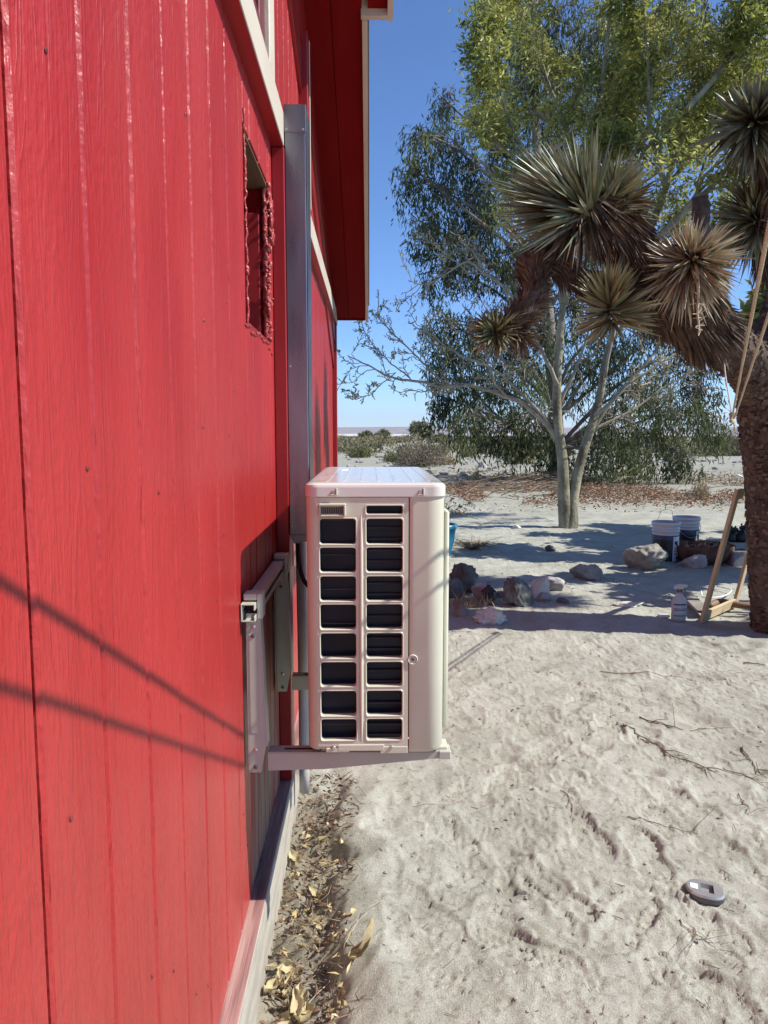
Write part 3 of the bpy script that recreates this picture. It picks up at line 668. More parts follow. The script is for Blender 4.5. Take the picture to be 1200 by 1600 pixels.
def yscrew(name, x, z, y, r, par, m='screw'):
    Mx = Matrix.Translation((x, y, z)) @ Matrix.Rotation(math.pi / 2, 4, 'X')
    return MB().lathe([(.0001, -.004), (r, -.004), (r, .0012), (r * .75, .0026), (r * .3, .0028), (.0001, .0014)], 12, M=Mx).build(name, m, par)
for x in (.1965, .3735):
    MB().box(x - .005, x + .009, UY0 - .0075, UY0 - .002, UZ1 + .004, UZ1 + .0065, .0008).box(x + .0055, x + .0085, UY0 - .008, UY0 - .002, UZ1 + .0068, UZ1 + .018, .0008).build('lid_clip', 'casing', ld)
    yscrew('screw', x, UZ1 + .010, UY0 - .0035, .0042, ld)
for x in (.194, .316): yscrew('screw', x, UZ0 + .008, UY0 - .002, .0040, ac)
yscrew('screw', .360, .697, UY0 - .0005, .0035, ac, 'steel_dark')
MB().lathe([(.0042, .0), (.0085, .0008), (.0095, .0026), (.0105, .0008), (.0110, -.002)], 20, M=Matrix.Translation((.360, UY0 - .0003, .697)) @ Matrix.Rotation(math.pi / 2, 4, 'X')).build('screw_dish', 'casing', ac)
# small hooded louvre, top left
hd = MB(); hx0, hx1, hz0, hz1 = .1675, .222, .9985, 1.0245
hd.box(hx0, hx1, UY0 - .012, UY0 + .002, hz1 - .005, hz1, .0015).box(hx1 - .004, hx1, UY0 - .0115, UY0 + .002, hz0, hz1 - .0052, .001).box(hx0, hx0 + .003, UY0 - .006, UY0 + .002, hz0, hz1 - .0052, .001).box(hx0 + .0032, hx1 - .0042, UY0 - .010, UY0 + .002, hz0, hz0 + .003, .001)
hd = hd.build('louvre_hood', 'casing', ac)
for k in range(12): x = hx0 + .005 + k * .0037; MB().box(x, x + .0019, UY0 - .0025, UY0 - .0007, hz0 + .0048, hz1 - .008, .0002).build('louvre_slot', 'coil_case', hd)
# coil behind the grille
MB().box(XL + .002, XR - .002, UY0 + .030, UY0 + .055, UZ0 + .012, UZ1 - .004, .001).build('coil', 'fin', ac)
MB().box(UX0 + .008, UX1 - .010, UY0 + .06, UY1 - .01, UZ0 + .004, UZ1 - .002, .001).build('inner_case', 'coil_case', ac)
for k in range(22):
    z = UZ0 + .025 + k * .0235
    MB().tube([(.255, UY0 + .024, z), (.345, UY0 + .024, z)], .0022, 6).build('coil_tube', 'coil_tube', ac)
for k in range(7):
    z = UZ0 + .05 + k * .073
    MB().tube([(XL + .004, UY0 + .020, z), (.252, UY0 + .020, z)], .0010, 5).build('guard_wire', 'blade', ac)
for x, z in ((.286, .561), (.290, .561), (.294, .561), (.300, .561)): MB().box(x, x + .0028, UY0 + .027, UY0 + .029, z, z + .011, .0004).build('coil_label', 'paper', ac)
# handle strip and fan side (turned away from the camera)
MB().tube([(UX1 + .001, UY0 + .052, 1.005), (UX1 + .008, UY0 + .052, 1.0), (UX1 + .008, UY0 + .052, .535), (UX1 + .001, UY0 + .052, .53)], .0055, 8).build('edge_strip', 'casing', fpn, smooth=True)
fan = MB()
for rad in np.linspace(.04, .235, 14):
    a = np.linspace(0, 2 * math.pi, 41); fan.tube(np.stack([np.full(41, UX1 + .014), 1.98 + rad * np.cos(a), .765 + rad * np.sin(a)], -1), .0022, 5, False)
for a in np.arange(8) * math.pi / 4: fan.tube([(UX1 + .013, 1.98 + .03 * math.cos(a), .765 + .03 * math.sin(a)), (UX1 + .013, 1.98 + .24 * math.cos(a), .765 + .24 * math.sin(a))], .003, 5)
fan.build('fan_grille', 'casing', fpn, smooth=True)
MB().lathe([(.0001, 0), (.238, 0), (.238, .003), (.0001, .004)], 40, M=Matrix.Translation((UX1 - .0005, 1.98, .765)) @ Matrix.Rotation(math.pi / 2, 4, 'Y')).build('fan_opening', 'coil_case', fpn)
for y in (1.615, 2.13):
    MB().box(.165, .438, y - .022, y + .022, UZ0 - .016, UZ0 - .0065, .002).build('foot', 'casing', ac)
    MB().lathe([(.0001, 0), (.011, 0), (.011, .006), (.006, .008), (.006, .016), (.0001, .017)], 6, (.160, y, UZ0 + .002)).build('foot_bolt', 'screw', ac)

# ------------------------------------------------------------------ wall bracket
br = thing('wall_bracket', (.03, 1.85, .44), 'pale steel wall bracket carrying the air conditioner', 'bracket')
rl = MB()
zr0, zr1 = .777, .815
for a in ((.0035, .0065, zr0, zr1), (.0066, .030, zr1 - .003, zr1), (.0066, .030, zr0, zr0 + .003), (.0301, .033, zr1 - .014, zr1), (.0301, .033, zr0, zr0 + .012)): rl.box(a[0], a[1], 1.562, 2.20, a[2], a[3], .0008)
rl = rl.build('rail', 'bracket_paint', br)
for y in (1.60, 1.72, 1.84, 1.97, 2.06): MB().box(.0064, .0075, y - .018, y + .018, .793, .799, .0003).build('slot', 'dark_inside', rl)
Mb = Matrix.Translation((.0066, 1.79, .797)) @ Matrix.Rotation(math.pi / 2, 4, 'Y')
MB().lathe([(.0001, .0), (.010, 0), (.010, .002), (.0001, .0022)], 16, M=Mb).build('washer', 'yellow_washer', rl)
MB().lathe([(.0001, .0022), (.0065, .0022), (.0065, .008), (.003, .0085), (.003, .014), (.0001, .0145)], 6, M=Mb).build('bolt', 'screw', rl)
for i, y in enumerate((1.605, 2.12)):
    y0, y1 = y - .019, y + .019
    # upright: folded channel, wider at the top
    up_ = MB().prism([(.0368, .442), (.0125, .442), (.0125, .79), (.0368, .79), (.041, .70), (.048, .50)], y0, y0 + .0025, 'y').box(.0100, .0124, y0, y1, .442, .79, .0006).prism([(.0485, .50), (.0413, .70), (.0371, .79), (.0395, .79), (.0438, .70), (.0510, .50)], y0, y1, 'y')
    up_ = up_.build('upright', 'bracket_paint', br)
    MB().box(.016, .032, y0 - .0009, y0 - .0001, .53, .745, .001).build('pressed_ridge', 'bracket_paint', up_)
    for x, z, m in ((.026, .762, 'screw'), (.0245, .742, 'steel_dark'), (.026, .493, 'screw'), (.0255, .455, 'steel_dark')):
        Mx = Matrix.Translation((x, y0 - .0002, z)) @ Matrix.Rotation(math.pi / 2, 4, 'X')
        MB().lathe([(.0001, 0), (.0045, 0), (.0045, .002), (.002, .003), (.0001, .003)], 10, M=Mx).build('rivet', m, up_)
    MB().box(.034, .046, y0 - .003, y1, .778, .832, .002).box(.006, .0339, y0 - .003, y1, .818, .832, .002).build('hook', 'bracket_paint', up_)
    arm = MB().prism([(.0375, .452), (.18, .452), (.4425, .4805), (.4425, .4835), (.0375, .512)][:0] or [(.0515, .4455), (.17, .4475), (.4425, .472), (.4425, .4832), (.0515, .4832)], y0 + .001, y0 + .0035, 'y')
    arm.box(.0515, .4425, y0 + .001, y1, .4834, .4858, .0006).prism([(.0515, .4455), (.17, .4475), (.4425, .472), (.4425, .4832), (.0515, .4832)], y1 - .0025, y1, 'y')
    arm = arm.build('arm', 'bracket_paint', br)
    MB().box(.418, .4445, y0 - .002, y1 + .002, .468, .4865, .002).build('end_cap', 'bracket_paint', arm)
    MB().box(.085, .16, y - .004, y + .004, .486, .4866, .0002).build('slot', 'dark_inside', arm)

# ------------------------------------------------------------------ line cover, pipes, cable
dy0 = 2.235
dc = thing('line_cover', (.06, 2.3, .865), 'shiny galvanised metal line cover running up the red wall', 'duct')
cv = MB().box(.0365, .0945, dy0, 2.365, .868, 2.062, .002).build('channel', 'galvanised', dc)
MB().box(.035, .0965, dy0 - .0018, 2.367, 1.995, 2.070, .0015).build('end_cap', 'galvanised', dc)
MB().box(.0958, .0978, dy0 + .004, 2.36, .868, 1.993, .0005).build('side_flange', 'galvanised', dc)
for x, z in ((.042, 2.003), (.088, 2.003), (.044, 1.355), (.044, .895)): yscrew('screw', x, z, dy0 - .002, .0032, dc)
MB().prism([(.037, .868), (.094, .868), (.094, .85), (.05, .842)], dy0 + .001, 2.36, 'y').build('bottom_flap', 'galvanised', dc)
ls = MB().tube(crom([(.062, 2.30, .88), (.064, 2.30, .7), (.066, 2.30, .4), (.066, 2.30, .05)], 5), .016, 12).build('insulated_pipe', 'lineset', None, smooth=True)
tag(ls, 'pale insulated refrigerant pipe running down below the metal cover', 'pipe')
cb = MB().tube(crom([(.058, 2.262, .90), (.060, 2.255, .80), (.075, 2.24, .735), (.11, 2.22, .705), (.15, 2.20, .70)], 8), .0065, 8).build('cable', 'rubber', None, smooth=True)
tag(cb, 'black cable looping from the line cover into the back of the air conditioner', 'cable')
cb = MB().tube(crom([(.092, 2.28, .62), (.10, 2.27, .66), (.12, 2.25, .69), (.15, 2.235, .695)], 8), .0075, 8).build('cable', 'rubber', None, smooth=True)
tag(cb, 'short thick black cable rising beside the insulated pipe into the unit', 'cable')
bxr = thing('electrical_box', (.04, 2.72, .70), 'small grey electrical box on the wall behind the air conditioner', 'electrical box')
eb = MB().box(.002, .085, 2.64, 2.80, .70, .90, .006).build('case', 'box_grey', bxr)
MB().box(.0855, .092, 2.635, 2.805, .72, .905, .003).build('cover', 'box_grey', bxr)
MB().tube([(.06, 2.633, .80), (.06, 2.615, .80), (.06, 2.615, .76)], .006, 8).build('latch', 'screw', bxr)

# ------------------------------------------------------------------ ropes
K = np.array([2.235, 4.15, 1.245])
anchor = np.array([.022, -.70, 1.735])
def rope(name, p, q_, sag, r, m, label, cat):
    t = np.linspace(0, 1, 60)[:, None]; P = p + (np.asarray(q_) - p) * t; P[:, 2] -= sag * 4 * (t * (1 - t))[:, 0]
    # twisted strands: three thin helices
    mb = MB(); L = np.linalg.norm(np.asarray(q_) - p); n_ = int(L / .010); t = np.linspace(0, 1, n_)[:, None]; P = p + (np.asarray(q_) - p) * t; P[:, 2] -= sag * 4 * (t * (1 - t))[:, 0]
    T = unit(np.asarray(q_) - p); a = unit(np.cross(T, [0, 0, 1])); b = np.cross(T, a)
    for k in range(3):
        ph = t[:, 0] * L / .045 * 2 * math.pi + k * 2.094
        mb.tube(P + r * .5 * (np.cos(ph)[:, None] * a + np.sin(ph)[:, None] * b), r * .62, 5)
    return tag(mb.build(name, m, None, smooth=True), label, cat, None)
rope('rope', K + (.0, 0, .01), anchor + (.004, 0, .012), .0, .0046, 'rope', 'tan rope stretched high from the tree, the upper one of two', 'rope')
rope('rope', K + (.002, -.02, -.004), anchor + (.075, 0, -.02), .0, .0042, 'rope', 'tan rope stretched from the tree, the lower one of two', 'rope')
hk = MB().tube(crom([(0, -.70, 1.745), (.03, -.70, 1.745), (.045, -.70, 1.73), (.04, -.70, 1.715)], 5), .004, 8).tube([(.02, -.70, 1.725), (.10, -.70, 1.715)], .005, 6)
tag(hk.build('hook', 'screw', None, smooth=True), 'metal hook in the red wall holding the two ropes', 'hook')
kn = MB()
for k in range(5): a = np.linspace(0, 2 * math.pi, 15); kn.tube(np.stack([K[0] + .012 * np.cos(a), K[1] + .010 * np.sin(a + k), K[2] - .022 + .010 * k + .006 * np.sin(a)], -1), .0055, 6, False)
kn.tube(K + np.array([(0, 0, -.015), (.012, 0, -.04), (.02, .01, -.07)]), .004, 6)
tag(kn.build('knot', 'rope', None, smooth=True), 'knot where the two tan ropes meet beside the spiky tree', 'knot')
S1 = at(1130, 556, 4.16); S2 = at(1142, 537, 4.17)
tag(MB().tube([K + (0, 0, -.005), (K * .35 + S1 * .65) + (-.004, 0, 0), S1], .0036, 6).build('cord', 'white_cord', None, smooth=True), 'thin white cord running from the rope knot up to the limb', 'cord')
tag(MB().tube([S1, S2, S2 + (.05, .02, .035)], .0036, 6).build('cord', 'green_cord', None, smooth=True), 'short green cord tied round the spiky tree limb', 'cord')
# ------------------------------------------------------------------ growth helpers
def blades(P, D, L, W, rng, thick=.25, curve=0.):
    """stiff dagger leaves: P bases, D directions (N,3), L lengths, W widths"""
    N = len(P); D = unit(D); S = unit(np.cross(D, unit(rng.normal(size=(N, 3))))); U_ = np.cross(D, S)
    L = np.broadcast_to(L, (N,))[:, None]; W = np.broadcast_to(W, (N,))[:, None]
    down = np.array([0, 0, -1.]) * curve * L
    V = np.stack([P - S * W * .35, P + S * W * .35, P + D * L * .45 + S * W * .5 + down * .2, P + D * L * .45 - S * W * .5 + down * .2, P + D * L * .45 + U_ * W * thick + down * .2, P + D * L + down], 1)
    b = np.arange(N)[:, None] * 6
    T = np.concatenate([b + np.array([0, 1, 4]), b + np.array([1, 2, 4]), b + np.array([3, 0, 4]), b + np.array([4, 2, 5]), b + np.array([3, 4, 5])])
    return V.reshape(-1, 3), T
def leaf_quads(P, D, L, W, rng, fold=.25):
    N = len(P); D = unit(D); S = unit(np.cross(D, unit(rng.normal(size=(N, 3))))); U_ = np.cross(D, S)
    L = np.broadcast_to(L, (N,))[:, None]; W = np.broadcast_to(W, (N,))[:, None]
    V = np.stack([P, P + D * L * .45 + S * W * .5 + U_ * W * fold, P + D * L, P + D * L * .45 - S * W * .5 + U_ * W * fold], 1)
    b = np.arange(N)[:, None] * 4
    return V.reshape(-1, 3), np.concatenate([b + np.array([0, 1, 2]), b + np.array([0, 2, 3])])
def rosette(mb, c, axis, n, L, W, rng, stem=.10, spread=(.05, 2.0), bias=1.0, curve=.04):
    axis = unit(axis); a = unit(np.cross(axis, [.3, .2, 1])); b = np.cross(axis, a)
    t = rng.random(n) ** bias; ph = rng.random(n) * 2 * math.pi; th = spread[0] + (spread[1] - spread[0]) * t + rng.normal(0, .09, n)
    D = np.cos(th)[:, None] * axis + np.sin(th)[:, None] * (np.cos(ph)[:, None] * a + np.sin(ph)[:, None] * b)
    k1, k2 = rng.random(2) * 6.28
    lump = .5 + .5 * np.sin(3 * ph + k1 + 2.2 * th) * np.sin(2 * ph - k2 + 3.1 * th)
    D = unit(D + rng.normal(0, .10, (n, 3)) + np.array([0, 0, -.10]) * (th > 1.0)[:, None])
    keep = rng.random(n) < .62 + .6 * lump; D = D[keep]; t = t[keep]; lump = lump[keep]; n = len(t); L = L * (.72 + .34 * lump)
    P = np.asarray(c) - axis * (t * stem)[:, None] + D * .02
    mb.add(*blades(P, D, L * rng.uniform(.75, 1.08, n) * (1 - .25 * (t < .08)), W * rng.uniform(.8, 1.25, n), rng, curve=curve))
def shag(mb, path, rad, n, L, W, rng, back=1.):
    """dead leaves lying back along a limb; path runs from trunk to tip"""
    P = crom(path, 8); seg = np.linalg.norm(np.diff(P, axis=0), axis=1); cum = np.r_[0, np.cumsum(seg)]
    s = rng.random(n) * cum[-1]; i = np.clip(np.searchsorted(cum, s) - 1, 0, len(P) - 2); f = ((s - cum[i]) / seg[i])[:, None]
    C0 = P[i] * (1 - f) + P[i + 1] * f; T = unit(P[i + 1] - P[i]); R_ = rng.normal(size=(n, 3)); R_ = unit(R_ - T * (R_ * T).sum(1)[:, None])
    D = R_ * rng.uniform(.25, .75, n)[:, None] - T * back * rng.uniform(.6, 1.0, n)[:, None] + np.array([0, 0, -.25])
    r = np.interp(s / cum[-1], np.linspace(0, 1, len(rad)), rad)[:, None]
    mb.add(*blades(C0 + R_ * r * .85, D, L * rng.uniform(.6, 1.1, n), W * rng.uniform(.7, 1.1, n), rng, curve=.12))

# ------------------------------------------------------------------ the near Joshua tree
rj = np.random.default_rng(11)
JB = np.array([2.80, 4.42, 0.])
jt = thing('joshua_tree', JB, 'large spiky yucca tree with thick cracked trunk at the right edge', 'tree')
trunk_p = crom([JB + (0.01, 0, -.25), JB + (.0, 0, .0), at(1229, 860, 4.42), at(1226, 760, 4.42), at(1216, 670, 4.42), at(1212, 600, 4.42), at(1236, 520, 4.44), at(1268, 420, 4.46), at(1300, 300, 4.5), at(1320, 120, 4.5), at(1310, -120, 4.5)], 7)
tr_r = np.interp(np.linspace(0, 1, len(trunk_p)), [0, .1, .2, .45, .55, .7, 1], [.27, .235, .205, .20, .21, .17, .14])
def barky(mb, P, r, n=26, amp=.012, seed=0):
    P = np.asarray(P); m_ = len(P)
    s0 = mb.n; mb.tube(P, r, n)
    V = mb.V[-1]; idx_ = np.arange(len(V)); ring = idx_ // n; ang = idx_ % n
    c = P[ring]; d = unit(V - c); a = ang / n * 22; h = fbm(a, ring * 1.1, seed, 3)
    mb.V[-1] = V + d * (amp * h * 2)[:, None]
dense = crom(trunk_p, 3); dr = np.interp(np.linspace(0, 1, len(dense)), np.linspace(0, 1, len(tr_r)), tr_r)
tm = MB(); barky(tm, dense, dr, 30, .012, 3); jtr = tm.build('trunk', 'yucca_bark', jt, smooth=True)
def scatter_plates(mb, P, r, n, rng, wmin=.012, wmax=.034):
    P = np.asarray(P); cum = np.r_[0, np.cumsum(np.linalg.norm(np.diff(P, axis=0), axis=1))]
    for k in range(n):
        s = rng.random() * cum[-1]; i = int(np.clip(np.searchsorted(cum, s), 1, len(P) - 2)); T = unit(P[i + 1] - P[i - 1]); c = P[i] + T * (s - cum[i]); R = r[i] + .002
        a = unit(np.cross(T, [0.1, 1, 0])); b = np.cross(T, a); t0 = rng.random() * 6.283; w_ = rng.uniform(wmin, wmax) / R * .5; h = rng.uniform(wmin, wmax) * rng.uniform(.6, 1.1); th = rng.uniform(.003, .012); V = []
        sk = rng.normal(0, .25)
        for rr_, sc in ((R - .008, 1.), (R + th, .66)):
            for da, dz in ((-1, -.5), (rng.uniform(.7, 1), -.5), (1, rng.uniform(.3, .5)), (-rng.uniform(.6, 1), .5)):
                an = t0 + da * w_ * sc + sk * dz * w_; V.append(c + T * (dz * h * sc) + rr_ * (math.cos(an) * a + math.sin(an) * b))
        mb.add(V, [(4, 5, 6, 7), (0, 1, 5, 4), (1, 2, 6, 5), (2, 3, 7, 6), (3, 0, 4, 7)])
def limb(name, pts, r, m='yucca_bark', cr=.03):
    P = crom(pts, 9); rr_ = np.interp(np.linspace(0, 1, len(P)), np.linspace(0, 1, len(r)), r); mb = MB(); barky(mb, P, rr_, 18, .010, 5); return mb.build(name, m, jt, smooth=True)
La = [at(1216, 615, 4.40), at(1160, 560, 4.32), at(1110, 515, 4.22), at(1060, 478, 4.12), at(1015, 440, 4.05), at(985, 385, 4.0), at(950, 335, 3.95), at(905, 318, 3.9)]
Lb = [at(1060, 478, 4.12), at(1015, 470, 4.02), at(965, 455, 3.95), at(905, 437, 3.95), at(868, 408, 3.95), at(835, 408, 3.92), at(836, 455, 3.9), at(812, 497, 3.86), at(775, 517, 3.82)]
Lc = [at(1110, 515, 4.22), at(1100, 460, 4.05), at(1088, 415, 3.85)]
Ld = [at(1262, 440, 4.46), at(1235, 330, 4.35), at(1210, 250, 4.25), at(1188, 185, 4.1)]
Le = [at(1255, 450, 4.46), at(1215, 390, 4.55), at(1185, 335, 4.5)]
limb('limb', La, [.16, .135, .12, .10, .085, .075, .07, .06]); limb('limb', Lb, [.08, .07, .06, .06, .065, .07, .06, .055, .04])
limb('limb', Lc, [.10, .07, .05]); limb('limb', Ld, [.13, .09, .07, .05]); limb('limb', Le, [.10, .08, .06])
limb('cut_stub', [at(1096, 400, 4.15), at(1096, 350, 4.15), at(1095, 308, 4.15)], [.045, .043, .040], 'yucca_bark')
pl = MB(); kk = int(len(dense) * .66); scatter_plates(pl, dense[:kk], dr[:kk], 2600, rj, .016, .046)
Pa = crom(La[:4], 9); scatter_plates(pl, Pa, np.interp(np.linspace(0, 1, len(Pa)), [0, .33, .66, 1], [.16, .135, .12, .10]), 900, rj, .014, .034)
tag(pl.build('bark_plates', 'yucca_plate', jt, fixn=True), kind='stuff')
def sh(path, rad, n, L=.17, W=.016, back=1., m='yucca_shag'):
    mb = MB(); shag(mb, path, rad, n, L, W, rj, back); return tag(mb.build('dead_leaves', m, jt), kind='stuff')
sh(La[2:], [.13, .12, .11, .10, .08], 3200, .17, .015); sh(Lb, [.09, .06, .06, .065, .06, .05], 1700, .085, .012)
sh(Lc, [.10, .06], 500, .18); sh(Ld[1:], [.09, .06], 700, .24); sh(Le, [.10, .06], 700, .24)
def head(c, axis, n, L, W, m, spread=(.05, 1.9), bias=.9, stem=.10, curve=.03):
    mb = MB(); rosette(mb, c, axis, n, L, W, rj, stem, spread, bias, curve); return tag(mb.build('leaf_rosette', m, jt), kind='stuff')
head(at(898, 322, 3.86), (-.88, -.10, .50), 420, .43, .022, 'yucca_green', (.03, 1.08), .75, .10, .06)
head(at(905, 330, 3.88), (-.45, -.25, -.75), 240, .30, .019, 'yucca_dead', (.05, 1.15), .8, .10, .15)
head(at(958, 298, 3.90), (.15, -.30, .85), 230, .23, .019, 'yucca_olive', (.1, 1.4), .8, .12, .08)
head(at(985, 320, 3.92), (.55, -.3, .2), 300, .20, .017, 'yucca_dead', (.3, 2.0), .7, .20, .3)
head(at(950, 468, 3.86), (-.30, -.35, .75), 300, .245, .019, 'yucca_olive', (.05, 1.9), .8, .12)
head(at(1087, 405, 3.74), (.05, -1., .10), 420, .275, .019, 'yucca_pink', (.12, 1.9), .75, .13, .07)
head(at(1087, 410, 3.80), (.08, -.8, -.55), 300, .22, .016, 'yucca_dead', (.4, 1.4), .8, .15, .3)
head(at(1185, 186, 4.02), (-.03, -1., .12), 230, .30, .032, 'yucca_green', (.15, 1.6), .8, .10, .08)
head(at(1192, 200, 4.12), (.0, -.5, -.7), 380, .31, .020, 'yucca_dead', (.4, 1.6), .8, .16, .3)
head(at(1178, 330, 4.40), (-.45, -.5, .55), 330, .31, .022, 'yucca_olive', (.05, 1.7), .8, .14, .08)
head(at(768, 520, 3.80), (-.75, -.65, -.1), 200, .155, .015, 'yucca_olive', (.05, 1.5), .8, .06)
head(at(790, 510, 3.82), (-.6, -.4, .2), 220, .14, .013, 'yucca_dead', (.6, 2.2), .8, .12, .1)
st = MB(); P = crom([at(1088, 416, 3.68), at(1091, 450, 3.66), at(1090, 485, 3.66), at(1093, 520, 3.66)], 6); st.tube(P, np.linspace(.009, .004, len(P)), 6)
for k in range(30): p = P[rj.integers(2, len(P))]; d = rj.normal(size=3); st.tube([p, p + unit(d) * rj.uniform(.02, .05)], .0022, 4)
st.build('flower_stalk', 'pale_twig', jt)
# upper crown of the same tree, out of the picture to the right and above: it throws the shadows on the far wall
for k, (x, y, z, ax, m) in enumerate(((3.2, 4.5, 3.5, (.2, -.3, 1), 'yucca_green'), (2.75, 4.3, 4.1, (-.4, 0, 1), 'yucca_green'), (3.6, 4.7, 3.0, (.8, .1, .6), 'yucca_green'), (3.1, 4.1, 2.9, (-.2, -.8, .4), 'yucca_dead'), (3.3, 5.0, 3.8, (.3, .7, .8), 'yucca_green'), (3.9, 4.7, 2.5, (.8, 0, .3), 'yucca_green'), (4.3, 5.2, 3.1, (.8, .3, .5), 'yucca_green'), (3.8, 5.5, 2.8, (.5, .7, .4), 'yucca_dead'), (4.6, 4.6, 3.6, (.8, -.1, .6), 'yucca_green'))):
    limb('limb', [np.array([2.95, 4.5, 2.6 + .1 * k]), np.array([(x + 2.95) / 2, (y + 4.5) / 2, (z + 2.6) / 2 + .15]), np.array([x, y, z])], [.12, .09, .06])
    head((x, y, z), ax, 380, .33, .02, m)

# ------------------------------------------------------------------ branching trees
def grow(mb, tips, P, r, rng, lev, n_ch, ratio=.5, ang=.8, up=.15, droop=0., t0=.25, nseg=6, minr=.003, wob=.10, sides=(8, 6, 5, 4)):
    P = np.asarray(P); mb.tube(P, r, sides[min(lev, 3)], lev == 0)
    L = np.linalg.norm(np.diff(P, axis=0), axis=1).sum()
    if lev >= len(n_ch): tips.append((P, r)); return
    for k in range(n_ch[lev]):
        t = t0 + (1 - t0) * ((k + rng.random()) / n_ch[lev]); i = min(int(t * (len(P) - 1)), len(P) - 2); b = P[i] + (P[i + 1] - P[i]) * (t * (len(P) - 1) - i)
        d = unit(P[i + 1] - P[i]); s = rng.normal(size=3); s = unit(s - d * (s @ d)); q_ = unit(d * math.cos(ang) + s * math.sin(ang) * rng.uniform(.7, 1.2) + np.array([0, 0, up - droop]))
        l_ = L * ratio * rng.uniform(.6, 1.15) * (1 - .35 * t); rr0 = max(np.interp(t, np.linspace(0, 1, len(r)), r) * .55, minr)
        Q = [b]; 
        for j in range(nseg - 1):
            q_ = unit(q_ + rng.normal(0, wob * 2, 3) + np.array([0, 0, (up * .25 - droop * .35)])); Q.append(Q[-1] + q_ * l_ / (nseg - 1))
        grow(mb, tips, Q, np.linspace(rr0, max(rr0 * .3, minr * .6), nseg), rng, lev + 1, n_ch, ratio, ang, up, droop, .2, max(nseg - 1, 4), minr, wob, sides)
def pxpath(pts, Y, k=6): return crom([at(u, v, Y + (dy[0] if dy else 0)) for u, v, *dy in pts], k)

# pale-barked tree in the middle: bare below, yellow-green leaves above
rm = np.random.default_rng(23)
TB = gpt(886, 825); TB[2] = gz(TB[0], TB[1])
YT = TB[1]
mt = thing('ash_tree', TB, 'pale barked forked tree with bare lower branches and yellow green top', 'tree')
trk = MB()
pa = crom([TB + (-.01, 0, -.2), TB + (-.01, 0, .02), at(881, 770, YT), at(879, 720, YT), at(872, 668, YT), at(870, 610, YT), at(874, 540, YT), at(880, 470, YT)], 6)
pb = crom([TB + (.04, -.03, -.2), TB + (.05, -.03, .02), at(895, 780, YT), at(906, 725, YT), at(922, 672, YT), at(937, 620, YT), at(947, 560, YT), at(963, 500, YT)], 6)
ra = np.interp(np.linspace(0, 1, len(pa)), [0, .15, .4, .6, 1], [.13, .092, .066, .056, .038]); rb = np.interp(np.linspace(0, 1, len(pb)), [0, .15, .4, .6, 1], [.12, .078, .060, .050, .032])
trk.tube(pa, ra, 14); trk.tube(pb, rb, 14)
trk.build('trunk', 'pale_bark', mt, smooth=True)
brm = MB(); brt = MB(); tips = []; bare = []
limbs_bare = [
    ([(876, 690), (850, 655), (815, 627), (775, 612), (735, 600), (695, 600), (655, 590), (610, 580), (575, 562), (540, 548)], .052, 0),
    ([(862, 668), (840, 640), (800, 600), (760, 575), (720, 560), (690, 540, -.3), (665, 520, -.5)], .034, 0),
    ([(700, 600), (670, 575), (640, 545), (610, 520), (590, 500), (588, 470)], .018, 0),
    ([(640, 590), (615, 570), (590, 545), (570, 520), (565, 500)], .012, 0),
    ([(620, 583), (600, 600), (575, 618), (553, 622), (545, 605)], .010, 0),
    ([(872, 600), (850, 560), (815, 500), (790, 460), (760, 440), (735, 425), (700, 445), (665, 460), (640, 455)], .036, -.4),
    ([(735, 430), (705, 400), (675, 380), (650, 375)], .012, -.4),
    ([(880, 480), (870, 420), (855, 350), (800, 300), (750, 260)], .032, .3),
    ([(872, 640), (905, 570), (925, 500), (930, 430), (945, 380)], .034, .3),
    ([(915, 690), (960, 620), (1010, 580), (1060, 550), (1110, 535)], .045, .2),
    ([(930, 650), (985, 590), (1040, 520), (1080, 470)], .038, -.3),
    ([(925, 675), (990, 640), (1050, 600), (1100, 570)], .03, .5),
    ([(945, 590), (960, 530), (975, 470), (1000, 420)], .03, -.3)]
for pts, r, dy in limbs_bare:
    r = r * .66; P = pxpath(pts, YT + dy, 5)
    P = P + np.cumsum(rm.normal(0, .012, P.shape), 0) * .6
    bb = []; grow(brt, bb, P, np.linspace(r, max(r * .16, .005), len(P)), rm, 0, [16, 9, 5], .27, .75, .12, 0, .22, 6, .0045, .18); bare += bb
limbs_top = [
    ([(880, 475), (888, 380), (905, 270), (930, 150), (945, 30), (960, -120)], .06, 0),
    ([(963, 505), (1000, 400), (1040, 290), (1075, 170), (1095, 60), (1110, -80)], .055, -.3),
    ([(1000, 400), (1070, 330), (1130, 270), (1190, 180), (1250, 60)], .045, -.8),
    ([(905, 270), (880, 190), (850, 110), (835, 20), (820, -80)], .032, .3),
    ([(1040, 290), (1015, 200), (1010, 100), (1000, -20)], .035, -.8),
    ([(1075, 170), (1130, 110), (1170, 30), (1200, -60)], .032, -1.),
    ([(890, 370), (860, 300), (810, 210), (785, 150), (762, 80)], .022, -.5),
    ([(1000, 400), (1110, 370), (1190, 330), (1260, 280)], .03, .6),
    ([(1040, 290), (1080, 250), (1110, 200), (1130, 140)], .025, .5), ([(930, 300), (960, 250), (985, 190), (990, 110)], .022, .4)]
leafpts = []
for pts, r, dy in limbs_top:
    P = pxpath(pts, YT + dy, 5); P = P + np.cumsum(rm.normal(0, .012, P.shape), 0) * .5
    grow(brm, tips, P, np.linspace(r, .010, len(P)), rm, 0, [13, 7, 5], .42, .8, .18, 0, .10, 6, .0035, .14)
brm.build('branches', 'pale_bark', mt, smooth=True); brt.build('bare_branches', 'twig_bark', mt, smooth=True)
lf = MB(); PP = []; DD = []
